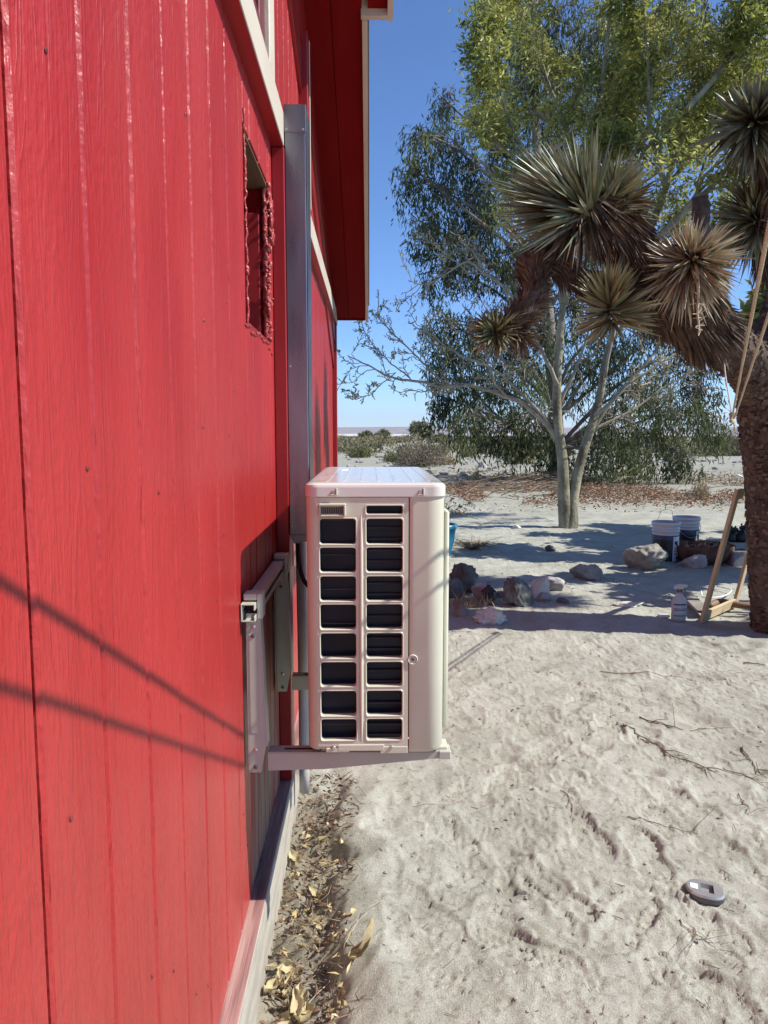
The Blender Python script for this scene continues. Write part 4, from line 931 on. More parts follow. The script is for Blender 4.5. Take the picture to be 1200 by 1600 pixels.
for P, r in tips:
    P = np.asarray(P)
    for k in range(12):
        t = rm.random() * (len(P) - 1); i = min(int(t), len(P) - 2); b = P[i] + (P[i + 1] - P[i]) * (t - i)
        d = unit(P[i + 1] - P[i]) * .6 + rm.normal(0, .5, 3) + np.array([0, 0, -.35]); PP.append(b + rm.normal(0, .07, 3)); DD.append(d)
PP = np.array(PP); DD = np.array(DD)
lf.add(*leaf_quads(PP, DD, rm.uniform(.05, .10, len(PP)), rm.uniform(.018, .034, len(PP)), rm))
lf.build('crown', 'ash_leaf', mt)
lf = MB(); sel = [bare[i] for i in rm.integers(0, len(bare), 230)]
PP = np.array([s[0][-1] for s in sel]); lf.add(*leaf_quads(PP, rm.normal(0, .5, PP.shape) + np.array([0, 0, -.5]), rm.uniform(.04, .07, len(PP)), rm.uniform(.02, .035, len(PP)), rm)); lf.build('withered_leaves', 'ash_leaf', mt)

# tall eucalyptus behind
re_ = np.random.default_rng(31)
EB = gpt(871, 748); EB[2] = gz(EB[0], EB[1]); YE = EB[1]
eu = thing('eucalyptus_tree', EB, 'tall dark eucalyptus with drooping foliage behind the pale forked tree', 'tree')
em = MB(); P = crom([EB + (0, 0, -.3), EB, at(868, 650, YE), at(860, 540, YE), at(850, 420, YE), at(840, 250, YE), at(835, 80, YE), at(840, -150, YE)], 6)
em.tube(P, np.interp(np.linspace(0, 1, len(P)), [0, .15, .6, 1], [.30, .20, .14, .05]), 12); em.build('trunk', 'euc_bark', eu, smooth=True)
def trunk_at(v): return at(np.interp(v, [-150, 80, 250, 420, 540, 650, 748], [840, 835, 840, 850, 860, 868, 871]), v, YE)
clumps = [(690, 165, 22, 42), (655, 215, 28, 34), (700, 235, 38, 40), (640, 270, 22, 34), (735, 265, 32, 34), (675, 300, 36, 40), (725, 320, 42, 40), (660, 360, 26, 34), (705, 375, 38, 36), (750, 350, 34, 44), (690, 425, 36, 30), (735, 410, 40, 40),
          (775, 15, 30, 40), (805, 55, 42, 50), (770, 95, 22, 40), (840, 100, 44, 50), (800, 150, 40, 40), (870, 30, 50, 50), (845, 180, 44, 40), (790, 220, 40, 36), (900, 120, 50, 60), (950, 60, 60, 60), (1040, 40, 60, 60), (880, 240, 50, 44), (1130, 60, 60, 60),
          (690, 505, 36, 34), (735, 520, 46, 44), (690, 560, 34, 34), (780, 545, 46, 44), (720, 600, 48, 44), (690, 630, 30, 34), (765, 620, 50, 48), (815, 590, 50, 50), (735, 655, 44, 34), (790, 670, 44, 36), (830, 660, 40, 40), (800, 480, 50, 46), (845, 520, 46, 50), (900, 480, 54, 50), (905, 580, 46, 50),
          (960, 560, 54, 50), (1000, 620, 56, 50), (960, 660, 50, 44), (1020, 690, 54, 36), (1060, 650, 44, 44), (1050, 580, 50, 46), (1095, 610, 34, 40), (985, 715, 44, 24), (1060, 715, 34, 24), (930, 715, 34, 24), (1100, 540, 40, 40), (1000, 500, 54, 46), (1060, 500, 50, 40), (860, 700, 34, 30), (1120, 660, 26, 30), (830, 400, 50, 50), (880, 340, 50, 50), (930, 400, 50, 50), (780, 300, 40, 40), (790, 400, 44, 44)]
bm_ = MB(); LP = []; LD = []
for ci, (u, v, ru, rv) in enumerate(clumps):
    Yc = YE + re_.uniform(-1.6, 1.0) - (1.2 if v > 640 else 0); c = at(u, v, Yc); s = Yc / FPX
    t0 = trunk_at(min(v + 40 + abs(u - 850) * .55, 700)); mid = (t0 + c) / 2 + np.array([0, 0, .25]) + re_.normal(0, .15, 3)
    Pl = crom([t0, mid, c + (0, 0, rv * s * .3)], 6); bm_.tube(Pl, np.linspace(.055, .018, len(Pl)), 6)
    area = ru * rv; ntw = int(area / 30) + 14
    for k in range(ntw):
        d = unit(re_.normal(size=3)) * re_.random() ** .4; o = c + d * np.array([ru * s, ru * s * .9, rv * s]) * 1.08
        if k % 3 == 0: bm_.tube(crom([Pl[-2] + re_.normal(0, .1, 3), (Pl[-1] + o) / 2 + re_.normal(0, .05, 3), o], 3), np.linspace(.014, .005, 7), 4, False)
        ln = re_.uniform(.25, .75); nl = 12; tt = re_.random(nl)[:, None]; sw = re_.normal(0, .16, 3)
        base = o + np.array([sw[0], sw[1], -1]) * ln * tt; LP.append(base + re_.normal(0, .05, (nl, 3))); LD.append(np.array([0, 0, -.9]) + re_.normal(0, .42, (nl, 3)))
    
bm_.build('branches', 'euc_bark', eu, smooth=True)
LP = np.concatenate(LP); LD = np.concatenate(LD); lf = MB(); lf.add(*leaf_quads(LP, LD, re_.uniform(.12, .22, len(LP)), re_.uniform(.025, .042, len(LP)), re_)); lf.build('crown', 'euc_leaf', eu)

# shade tree standing to the right of the picture: it throws the dappled shade round the boulders
rs = np.random.default_rng(41)
SB = np.array([5.95, 6.55, 0.])
sh_ = thing('shade_tree', SB, 'leafy tree to the right whose shade dapples the boulders', 'tree')
sm_ = MB(); P = crom([SB + (0, 0, -.2), SB + (0, 0, .6), SB + (-.1, 0, 1.3), SB + (-.1, .1, 2.0)], 6); sm_.tube(P, np.linspace(.17, .11, len(P)), 12); sm_.build('trunk', 'pale_bark', sh_, smooth=True)
bm_ = MB(); tips = []
for k in range(18):
    a = k / 18 * 2 * math.pi + rs.normal(0, .2); h0 = rs.uniform(.7, 1.7); L = rs.uniform(1.5, 2.3)
    Q = crom([SB + (-.1, 0, h0), SB + (math.cos(a) * L * .5, math.sin(a) * L * .55, h0 + .7), SB + (math.cos(a) * L, math.sin(a) * L * 1.0, h0 + 1.1 + rs.normal(0, .3))], 4)
    grow(bm_, tips, Q, np.linspace(.06, .015, len(Q)), rs, 0, [6, 4, 3], .42, .8, .15, 0, .3, 5, .005, .12)
bm_.build('branches', 'pale_bark', sh_, smooth=True)
PP = []; DD = []
for P, r in tips:
    P = np.asarray(P)
    for k in range(34):
        i = rs.integers(0, len(P)); PP.append(P[i] + rs.normal(0, .06, 3)); DD.append(rs.normal(0, .6, 3) + (0, 0, -.3))
lf = MB(); lf.add(*leaf_quads(np.array(PP), np.array(DD), .13, .07, rs)); lf.build('crown', 'ash_leaf', sh_)
# ------------------------------------------------------------------ bushes, far Joshua trees, scrub
rb_ = np.random.default_rng(51)
def bush(c, wx, h, n, rng, mb, stems=40, leaf=.05, dome=True, lw=.35):
    """upright twiggy desert bush"""
    c = np.asarray(c); a = rng.random(n) * 2 * math.pi; e = np.arccos(1 - rng.random(n) * .95); rad = rng.random(n) ** .35
    n1 = .86 + .16 * np.sin(a * 3 + rng.random() * 6) + .15 * np.sin(a * 7 + rng.random() * 6) * np.sin(e * 4)
    d = np.stack([np.sin(e) * np.cos(a) * wx / 2, np.sin(e) * np.sin(a) * wx / 2, np.cos(e) * h], -1)
    P = c + d * (rad * n1)[:, None]; P[:, 2] = np.maximum(P[:, 2], c[2] + .02)
    mb.add(*leaf_quads(P, d * .5 / max(h, wx) + rng.normal(0, .35, (n, 3)) + (0, 0, .35), leaf * rng.uniform(.6, 1.4, n), leaf * lw, rng))
    for k in range(stems):
        a = rng.random() * 6.28; e = math.acos(1 - rng.random() * .9); q_ = np.array([math.sin(e) * math.cos(a) * wx / 2, math.sin(e) * math.sin(a) * wx / 2, math.cos(e) * h]) * rng.uniform(.7, 1.02)
        mb.tube([c, c + q_ * np.array([.45, .45, .6]) + rng.normal(0, .03 * h, 3), c + q_], [.012 * h, .008 * h, .003 * h], 3, False)
def bush_thing(u, v, vtop, wpx, m, label, n=2600, Y=None, leaf=.05, stems=60):
    p = gpt(u, v); p[2] = gz(p[0], p[1]); s = p[1] / FPX
    mb = MB(); bush(p, wpx * s, (v - vtop) * s, n, rb_, mb, stems, leaf)
    o = mb.build('bush', m); me = o.data; me.transform(Matrix.Translation(-Vector(p))); o.location = p
    return tag(o, label, 'bush', 'desert bushes beyond the yard')
bush_thing(655, 729, 690, 100, 'bush_grey', 'big grey twiggy bush above the air conditioner lid', 5200, leaf=.075, stems=150)
bush_thing(563, 714, 693, 50, 'bush_leaf', 'rounded dark green bush beside the house corner', 3200, leaf=.075)
bush_thing(612, 722, 702, 34, 'bush_leaf', 'small yellow green bush left of the big grey bush', 1500, leaf=.06)
bush_thing(700, 725, 709, 40, 'bush_straw', 'low straw coloured bush right of the big grey bush', 1300, leaf=.06)
bush_thing(728, 712, 699, 34, 'bush_leaf', 'small pale green bush under the hanging eucalyptus foliage', 1300, leaf=.06)
bush_thing(1105, 712, 655, 70, 'bush_leaf', 'tall olive green bush left of the spiky tree trunk', 3400, leaf=.085, stems=90)
bush_thing(1150, 712, 668, 60, 'bush_grey', 'grey brown bush touching the spiky tree trunk', 3000, leaf=.08, stems=90)
bush_thing(1045, 706, 680, 60, 'bush_straw', 'dry straw coloured bush behind the scattered stones', 1800, leaf=.07)
bush_thing(1095, 780, 748, 34, 'bush_straw', 'wispy dry bush on the brown leaf litter', 700, leaf=.05, stems=60)
bush_thing(745, 757, 728, 22, 'bush_straw', 'thin pale dry bush behind the air conditioner', 260, leaf=.06, stems=40)
bush_thing(815, 724, 690, 60, 'bush_straw', 'dry tan bush below the eucalyptus', 1700, leaf=.07)
bush_thing(545, 705, 690, 60, 'bush_grey', 'grey bush touching the house corner', 2200, leaf=.10)
bush_thing(760, 708, 684, 80, 'bush_grey', 'wide grey bush behind the eucalyptus branches', 2600, leaf=.10)
# scrub plain
sc = MB()
for k in range(700):
    Y = 34 * (420 / 34) ** rb_.random() ** .8; X = rb_.uniform(-.10 * Y - 2, .56 * Y + 3)
    h = rb_.uniform(.35, .95); wd = h * rb_.uniform(1.6, 3.2); n = int(np.clip(14000 / Y, 45, 240))
    bush((X, Y, gz(X, Y)), wd, h, n, rb_, sc, 3, .17 * min(1.8, .6 + Y / 150), lw=.5)
tag(sc.build('desert_scrub', 'far_scrub'), 'low olive and brown scrub covering the desert plain', 'scrub', None, 'stuff')
def far_joshua(u, v, vtop, seed, label, wide=1.):
    q = np.random.default_rng(seed); Y = 62. + seed * 3; p = at(u, v, Y); p[2] = gz(p[0], Y) - .1; H = at(u, vtop, Y)[2] - p[2]
    t = thing('joshua_tree', p, label, 'tree', 'far spiky trees on the plain')
    tb = MB(); cr = MB(); top = p + np.array([0, 0, H * .42]); tb.tube([p, p + (top - p) * .5 + q.normal(0, .1, 3), top], [.28, .22, .2], 7)
    for k in range(18):
        a = k * 2.4 + q.random(); e = q.uniform(.15, 1.15); d = np.array([math.cos(a) * math.sin(e) * wide, math.sin(a) * math.sin(e) * wide, math.cos(e)]); b = top - (0, 0, q.random() * H * .2)
        tip = b + d * H * q.uniform(.35, .55); m1 = (b + tip) / 2 + np.array([d[0], d[1], 0]) * H * .08
        tb.tube(crom([b, m1, tip], 3), np.linspace(.15, .10, 7), 5)
        rosette(cr, tip, unit(tip - m1), 100, .46, .09, q, .3, (.1, 2.1), .9)
        for j in range(1): a2 = q.normal(0, .4, 3); rosette(cr, tip + a2 * .6 - (0, 0, .2), a2 + (0, 0, .7), 80, .42, .10, q, .25, (.1, 2.1), .9)
    tb.build('trunk', 'yucca_bark', t, smooth=True); cr.build('crown', 'yucca_olive', t)
far_joshua(657, 704, 655, 2, 'tallest far spiky tree rising behind the big grey bush', 1.1)
far_joshua(597, 702, 671, 4, 'small far spiky tree in the gap left of the tallest one', .8)
far_joshua(573, 702, 673, 5, 'far spiky tree nearest but one to the house corner', .9)
far_joshua(536, 702, 684, 7, 'lowest far spiky tree beside the house corner', 1.)
far_joshua(690, 704, 678, 3, 'far spiky tree just right of the tallest one', .9)

# ------------------------------------------------------------------ stones
def rock_mesh(seed, sub=3, flat=.0, cuts=5, jag=.10):
    bm = bmesh.new(); bmesh.ops.create_icosphere(bm, subdivisions=sub, radius=1); V = np.array([v.co[:] for v in bm.verts]); F = np.array([[v.index for v in f.verts] for f in bm.faces]); bm.free()
    q = np.random.default_rng(seed)
    for k in range(cuts):
        n_ = unit(q.normal(size=3) + np.array([0, 0, .15])); dcut = q.uniform(.45, .80); s = V @ n_; V = V - n_ * (np.clip(s - dcut, 0, None) * .96)[:, None]
    K_ = unit(q.normal(size=(16, 3))); fr_ = q.uniform(2, 22, 16); w_ = np.abs(np.sin(V @ K_.T * fr_ + q.random(16) * 6)) - .5; V = V * (1 + jag * 1.5 * (w_ / (.6 + fr_ * .22)).sum(1))[:, None]
    return V, F
def rock(u, v, wpx, hpx, m, label, seed, dep=.8, sink=.2, rot=0., name='rock', cat='rock', jag=.08, cuts=9, smooth_=True):
    p = gpt(u, v); s = p[1] / FPX; Vv, F = rock_mesh(seed, 5 if wpx > 40 else 4, cuts=cuts, jag=jag)
    w_ = wpx * s; h_ = hpx * s; lo = Vv.min(0); hi = Vv.max(0); Vv = (Vv - (lo + hi) / 2) / (hi - lo)
    c, sn = math.cos(rot), math.sin(rot); Vv = np.stack([Vv[:, 0] * w_, Vv[:, 1] * w_ * dep, Vv[:, 2] * h_ / (1 - sink) + h_ * (.5 / (1 - sink) - sink / (1 - sink))], -1)
    p = p + np.array([0, w_ * dep * .4, 0]); p[2] = gz(p[0], p[1]) - .005
    mb = MB(); mb.add(Vv, F); o = mb.build(name, m, None, smooth=smooth_); o.location = p; o.rotation_euler = (0, 0, rot)
    return tag(o, label, cat, 'rocks in the yard')
rock(727, 928, 46, 50, 'stone_dark', 'dark grey boulder with pale right side behind the air conditioner', 1, .9)
rock(708, 935, 36, 32, 'stone_dark', 'rounded dark boulder half hidden by the air conditioner', 2, .9)
rock(813, 950, 52, 47, 'stone_dark', 'upright dark split boulder in the middle of the rock row', 3, .8, .15)
rock(846, 940, 30, 38, 'stone_pale', 'white wedge shaped rock leaning right of the split boulder', 4, .7, .2)
rock(866, 929, 36, 22, 'stone_grey', 'low grey angular rock at the right end of the row', 5, .8)
rock(851, 943, 26, 16, 'stone_grey', 'small rounded grey rock in front of the white wedge', 6)
rock(768, 975, 58, 26, 'stone_pale', 'lumpy white rock lying in front of the rock row', 7, .6, .25, jag=.16, cuts=3)
rock(758, 938, 40, 26, 'stone_grey', 'grey rock behind the small black lantern', 8, .7)
rock(922, 906, 56, 24, 'stone_tan', 'low brown rock alone in the dappled shade', 9, .7, .3)
rock(1016, 891, 72, 44, 'stone_tan', 'large rounded tan boulder in front of the paint buckets', 10, .8, .15, cuts=4)
rock(1090, 888, 50, 22, 'stone_grey', 'flat grey rock at the foot of the right bucket', 11, .7)
rock(985, 950, 52, 10, 'stone_pale', 'flat pale rock almost buried in the sand', 12, .6, .4)
rock(808, 826, 14, 7, 'stone_pale', 'small white stone on the ground left of the pale trunk', 13)
rock(860, 862, 18, 10, 'stone_dark', 'small dark stone in the deep shade', 14)
rock(722, 962, 26, 20, 'stone_tan', 'brown lump of earth behind the white rock', 15, .9, .3)
rock(783, 935, 16, 12, 'stone_dark', 'small dark stone between lantern and split boulder', 16)
rock(880, 946, 22, 9, 'stone_dark', 'small flat dark stone right of the rock row', 17)
rock(1157, 749, 14, 8, 'stone_pale', 'small white stone on the bare ground near the spiky trunk', 18)
stn = MB(); base = [rock_mesh(100 + k, 1, cuts=3) for k in range(6)]
for k in range(300):
    if k < 200: p = gpt(rb_.uniform(690, 1170), 697 + 50 * rb_.random() ** 1.5)
    else: p = gpt(rb_.uniform(530, 760), rb_.uniform(708, 742))
    Vv, F = base[k % 6]; r = rb_.uniform(.03, .13) * (1.8 if rb_.random() < .1 else 1); a = rb_.random() * 6; Rz = np.array([[math.cos(a), -math.sin(a), 0], [math.sin(a), math.cos(a), 0], [0, 0, 1]])
    stn.add((Vv * np.array([r, r * .8, r * .6])) @ Rz.T + np.array([p[0], p[1], gz(p[0], p[1]) + r * .2]), F)
tag(stn.build('scattered_stones', 'stone_grey'), 'pale stones strewn over the bare ground beyond the trees', 'stones', None, 'stuff')
pb_ = MB()
for k in range(420):
    y_ = .95 + 6 * rb_.random() ** 1.4; x_ = .12 + rb_.random() * (.3 + y_ * .6); r = rb_.uniform(.0014, .004) * (1 + y_ * .25); Vv, F = base[k % 6]
    pb_.add(Vv * np.array([r, r, r * .7]) + np.array([x_, y_, gz(x_, y_) + r * .3]), F)
tag(pb_.build('grit', 'stone_grey'), 'grit and pebbles scattered over the trampled sand', 'grit', None, 'stuff')

# ------------------------------------------------------------------ litter and twigs
lt = MB(); n = 22000
u_ = rb_.uniform(690, 1165, n); v_ = np.clip(rb_.normal(768, 14, n), 738, 800); d = np.stack([gpt(a, b) for a, b in zip(u_, v_)])
keep = (fbm(d[:, 0] * .9, d[:, 1] * .5, 4, 3) > -.18) & ((v_ < 792) | (rb_.random(n) < .3)); d = d[keep]; d[:, 2] = gzs(d[:, 0], d[:, 1]) + rb_.random(len(d)) ** 2 * .12
lt.add(*leaf_quads(d, rb_.normal(0, 1, d.shape) * (1, 1, .35), rb_.uniform(.03, .09, len(d)), rb_.uniform(.012, .03, len(d)), rb_)); tag(lt.build('leaf_litter', 'brown_leaf'), 'brown fallen leaves heaped under the trees', 'leaf litter', None, 'stuff')
tw = MB()
for k in range(420):
    u = rb_.normal(800, 60) if k < 300 else rb_.uniform(700, 1100); v = rb_.normal(762, 9); p = gpt(u, v); p[2] = gz(p[0], p[1]) + rb_.random() * .18 * (1 if k < 300 else .2); a = rb_.normal(0, .6); L = rb_.uniform(.2, .7)
    e = p + np.array([math.cos(a), math.sin(a), rb_.normal(.05, .15)]) * L; tw.tube([p, (p + e) / 2 + rb_.normal(0, .04, 3), e], [.009, .007, .003], 4, False)
tag(tw.build('brush_pile', 'dry_twig'), 'tangle of dead twigs piled left of the tree trunks', 'brush', None, 'stuff')
# litter in the trench by the wall
lt = MB(); n = 1000; y_ = .95 + 1.6 * rb_.random(n); x_ = .045 + .17 * rb_.random(n) ** 1.1; z_ = gzs(x_, y_)
P = np.stack([x_, y_, z_ + .004 + .010 * rb_.random(n)], -1); lt.add(*leaf_quads(P, rb_.normal(0, 1, P.shape) * (1, 1, .3), rb_.uniform(.008, .030, n), rb_.uniform(.004, .012, n), rb_)); tag(lt.build('wall_litter', 'red_litter'), 'reddish leaf crumbs in the trench along the skirting', 'leaf litter', None, 'stuff')
lt = MB(); n = 300; y_ = .95 + 1.3 * rb_.random(n) ** 1.4; x_ = .045 + .18 * rb_.random(n); P = np.stack([x_, y_, gzs(x_, y_) + .004 + .014 * rb_.random(n)], -1)
lt.add(*leaf_quads(P, rb_.normal(0, 1, P.shape) * (1, 1, .35), rb_.uniform(.012, .035, n), rb_.uniform(.006, .016, n), rb_)); tag(lt.build('dry_leaf_litter', 'litter_leaf'), 'small tan dry leaves lying in the trench along the wall', 'leaf litter', None, 'stuff')
def curled_leaf(seed, L=.06, W=.028):
    q = np.random.default_rng(seed); mb = MB(); m_, n_ = 9, 5; t = np.linspace(0, 1, m_); G = np.zeros((m_, n_, 3)); wob = q.uniform(.6, 1.3)
    for j, s in enumerate(np.linspace(-1, 1, n_)):
        w_ = W / 2 * np.sin(np.pi * t ** .8) ** .8 * (1 + .25 * np.sin(t * 14 + seed + j * 3.1)); G[:, j, 0] = t * L; G[:, j, 1] = s * w_; G[:, j, 2] = wob * (.35 * L * (t - .4) ** 2 + .012 * s * s + .003 * np.sin(t * 9 + s * 3 + seed))
    ii = np.arange(m_ * n_).reshape(m_, n_); mb.add(G.reshape(-1, 3), np.stack([ii[:-1, :-1], ii[:-1, 1:], ii[1:, 1:], ii[1:, :-1]], -1).reshape(-1, 4))
    mb.tube([(0, 0, .003), (-.012, .002, .006), (-.02, .004, .004)], .0009, 4); return mb
LM = []
for k in range(6):
    me = curled_leaf(k, .05 + .008 * k, .024 + .003 * k).mesh('leaf', True); me.materials.append(M['yellow_leaf']); LM.append(me)
spots = [(450, 1545), (462, 1500), (440, 1490), (470, 1530), (430, 1530), (480, 1565), (465, 1580), (452, 1575), (445, 1520), (497, 1390), (500, 1312), (455, 1330), (520, 1470), (440, 1570), (470, 1590), (455, 1595), (548, 1525), (560, 1522), (476, 1512), (447, 1535), (457, 1520), (490, 1440)]
for k, (u, v) in enumerate(spots):
    p = gpt(u, v, -.03); z = gz(p[0], p[1]); o = inst('dry_leaf', LM[k % 6], None, (p[0], p[1], z + .008), (rb_.normal(0, .35), rb_.normal(0, .35), rb_.random() * 6.28), (1, 1, 1))
    s = rb_.uniform(.5, .9) * (1.2 if v > 1480 else .9); o.scale = (s, s, s)
    near = k in (16, 17)
    tag(o, ('left of two pale dry leaves on the open sand' if k == 16 else 'right of two pale dry leaves on the open sand') if near else 'curled yellow dry leaf lying in the trench beside the wall', 'leaf', 'yellow leaves on the open sand' if near else 'yellow leaves in the trench')
def twig(px_, label, r=.003, m='dry_twig', side=0, seed=0, lift=.002):
    r = r * .62
    q = np.random.default_rng(seed); P = np.array([gpt(u, v) for u, v in px_]); P = crom(P, 5); P += q.normal(0, .004, P.shape); P[:, 2] = [gz(x, y) + lift + r for x, y in P[:, :2]]
    mb = MB(); mb.tube(P, np.linspace(r, r * .45, len(P)), 5)
    for k in range(side):
        i = q.integers(1, len(P) - 1); d = unit(P[i + 1] - P[i] + q.normal(0, .01, 3)); s = np.array([-d[1], d[0], 0]) * q.choice([-1, 1]); mb.tube([P[i], P[i] + (d * .6 + s * .6) * .04 + (0, 0, .008), P[i] + (d + s * .8 + (0, 0, .1)) * q.uniform(.05, .1)], [r * .6, r * .5, r * .25], 4, False)
    return tag(mb.build('twig', m), label, 'twig', 'twigs on the sand')
twig([(938, 1046), (1000, 1050), (1064, 1053)], 'straight brown twig highest up the sunny sand', .0045, side=2, seed=1)
twig([(955, 1120), (975, 1112), (993, 1104)], 'short pale twig at the head of the long brown one', .0035, 'pale_twig', seed=2)
twig([(970, 1128), (1000, 1148), (1050, 1175), (1118, 1208)], 'long brown twig running diagonally down the sand', .005, side=4, seed=3)
twig([(1000, 1122), (1050, 1135), (1068, 1142)], 'short brown twig just above the long diagonal one', .004, side=2, seed=4)
twig([(1080, 1140), (1130, 1137), (1195, 1145)], 'pale curved twig reaching the right edge of the sand', .0035, 'pale_twig', side=3, seed=5)
twig([(1160, 1165), (1175, 1185), (1198, 1210)], 'dark forked twig in the hollow at the right edge', .0045, side=5, seed=6)
twig([(1130, 1197), (1160, 1207), (1198, 1222)], 'thin brown twig below the hollow at the right edge', .003, side=4, seed=7)
twig([(984, 1278), (1030, 1288), (1090, 1300)], 'thin brown twig across the middle of the sand', .0028, side=1, seed=8)
twig([(877, 1233), (890, 1248), (897, 1275)], 'small crooked brown twig left of the sand centre', .0028, side=1, seed=9)
twig([(1162, 1035), (1180, 1038), (1195, 1042)], 'dark thick stick near the foot of the spiky trunk', .006, seed=10)
twig([(1155, 1240), (1170, 1262), (1168, 1275)], 'curled root like twig at the right edge', .003, side=6, seed=11)
twig([(480, 1535), (530, 1492), (570, 1440), (610, 1400)], 'long thin straw arching out of the trench', .0016, 'pale_twig', seed=12, lift=.012)
twig([(440, 1510), (480, 1535), (505, 1545)], 'thin dark twig among the yellow leaves', .002, side=2, seed=13, lift=.012)
twig([(500, 1545), (540, 1560), (580, 1575)], 'thin crooked twig leading out of the leaves', .0018, side=1, seed=14)
twig([(650, 1258), (700, 1255), (732, 1238)], 'pale straw lying below the air conditioner corner', .002, 'pale_twig', seed=15)
twig([(1085, 1445), (1090, 1465), (1120, 1440)], 'small brown twig below the steel object', .0025, side=4, seed=16)
twig([(1060, 1440), (1100, 1460), (1150, 1465)], 'thin brown twig near the lower right corner', .002, side=2, seed=17)
# many short straws and splinters
stw = MB()
for k in range(260):
    y_ = .95 + 3.8 * rb_.random() ** 1.2; x_ = .08 + rb_.random() * (.25 + y_ * .58); a = rb_.random() * 6.28; L = rb_.uniform(.008, .04); p = np.array([x_, y_, gz(x_, y_) + .003]); e = p + np.array([math.cos(a) * L, math.sin(a) * L, rb_.normal(0, .003)])
    stw.tube([p, e], [.0011, .0008], 3, False)
for k in range(150):
    y_ = .95 + 1.5 * rb_.random(); x_ = .05 + .19 * rb_.random(); a = rb_.random() * 6.28; L = rb_.uniform(.02, .09); p = np.array([x_, y_, gz(x_, y_) + .006 + .01 * rb_.random()]); e = p + np.array([math.cos(a) * L, math.sin(a) * L, rb_.normal(0, .008)])
    stw.tube([p, (p + e) / 2 + rb_.normal(0, .005, 3), e], [.0013, .0011, .0007], 4, False)
tag(stw.build('straw_bits', 'dry_twig'), 'short straws and splinters scattered over the sand', 'straw', None, 'stuff')

# ------------------------------------------------------------------ things in the yard
def rel(p, mb_off): return p
# paint buckets
def bucket(u, v, hpx, label, turn, handle_up):
    p = gpt(u, v); p[1] += .14; p[2] = gz(p[0], p[1]); b = thing('paint_bucket', p, label, 'bucket', 'paint buckets'); H = .365
    o = tuple(p)
    WS = .80; prof = [(.0001, .0), (.128, .0), (.132, .006), (.143, .25), (.1435, .272), (.152, .275), (.152, .281), (.1442, .283), (.1445, .296), (.154, .299), (.154, .305), (.146, .307), (.1465, .325), (.155, .328), (.157, .352), (.153, .360), (.147, .360), (.1455, .352), (.133, .03), (.0001, .028)]
    MB().lathe([(a_ * WS, b_) for a_, b_ in prof], 72, o).build('shell', 'bucket_white', b, smooth=True)
    def wrap(name, a0, a1, z0, z1, m, par, off=.0022):
        mb = MB(); k = max(3, int(abs(a1 - a0) * 14)); V = []; 
        for i in range(k + 1):
            a = a0 + (a1 - a0) * i / k + turn
            for z in (z0, z1): r = (.132 + (.143 - .132) * (z - .006) / .244) * WS + off; V.append((o[0] + r * math.cos(a), o[1] + r * math.sin(a), o[2] + z))
        mb.add(V, [(2 * i, 2 * i + 2, 2 * i + 3, 2 * i + 1) for i in range(k)]); return mb.build(name, m, par, smooth=True)
    lb = wrap('label', -3.5, 1.0, .012, .245, 'label_dark', b)
    wrap('label_band', -3.5, 1.0, .205, .245, 'label_blue', lb, .0032)
    wp = wrap('label_panel', -1.35, -.62, .014, .235, 'label_white', lb, .0042)
    wrap('label_side', -.60, .9, .014, .20, 'label_white', lb, .0040)
    wrap('logo_wing', -1.22, -.92, .165, .195, 'label_dark', wp, .0054); wrap('logo_tail', -1.05, -.78, .150, .164, 'label_dark', wp, .0054)
    for z in (.13, .112, .098, .084, .070): wrap('print_line', -1.22, -.78 - .1 * (z < .09), z, z + .007, 'label_blue', wp, .0054)
    wrap('print_block', -.98, -.78, .02, .058, 'label_dark', wp, .0054)
    hm = MB()
    if handle_up: hm.tube(crom([(o[0] - .120, o[1] - .03, o[2] + .29), (o[0] - .06, o[1] + .02, o[2] + .40), (o[0] - .03, o[1] + .03, o[2] + .455), (o[0] + .06, o[1] + .04, o[2] + .455), (o[0] + .075, o[1] + .04, o[2] + .39), (o[0] + .120, o[1] + .03, o[2] + .29)], 6), .0022, 6)
    else: a = np.linspace(-math.pi, 0, 17); hm.tube(np.stack([o[0] + .127 * np.cos(a), o[1] + .127 * np.sin(a), o[2] + .285 - .11 * np.sin(-a) ** 2], -1), .0022, 6)
    hm.build('bail', 'wire', b, smooth=True)
    return b
bucket(1048, 882, 60, 'white paint bucket with dark label and raised wire handle', 0.0, True)
bucket(1080, 872, 60, 'white paint bucket half hidden behind the other bucket', .25, False)
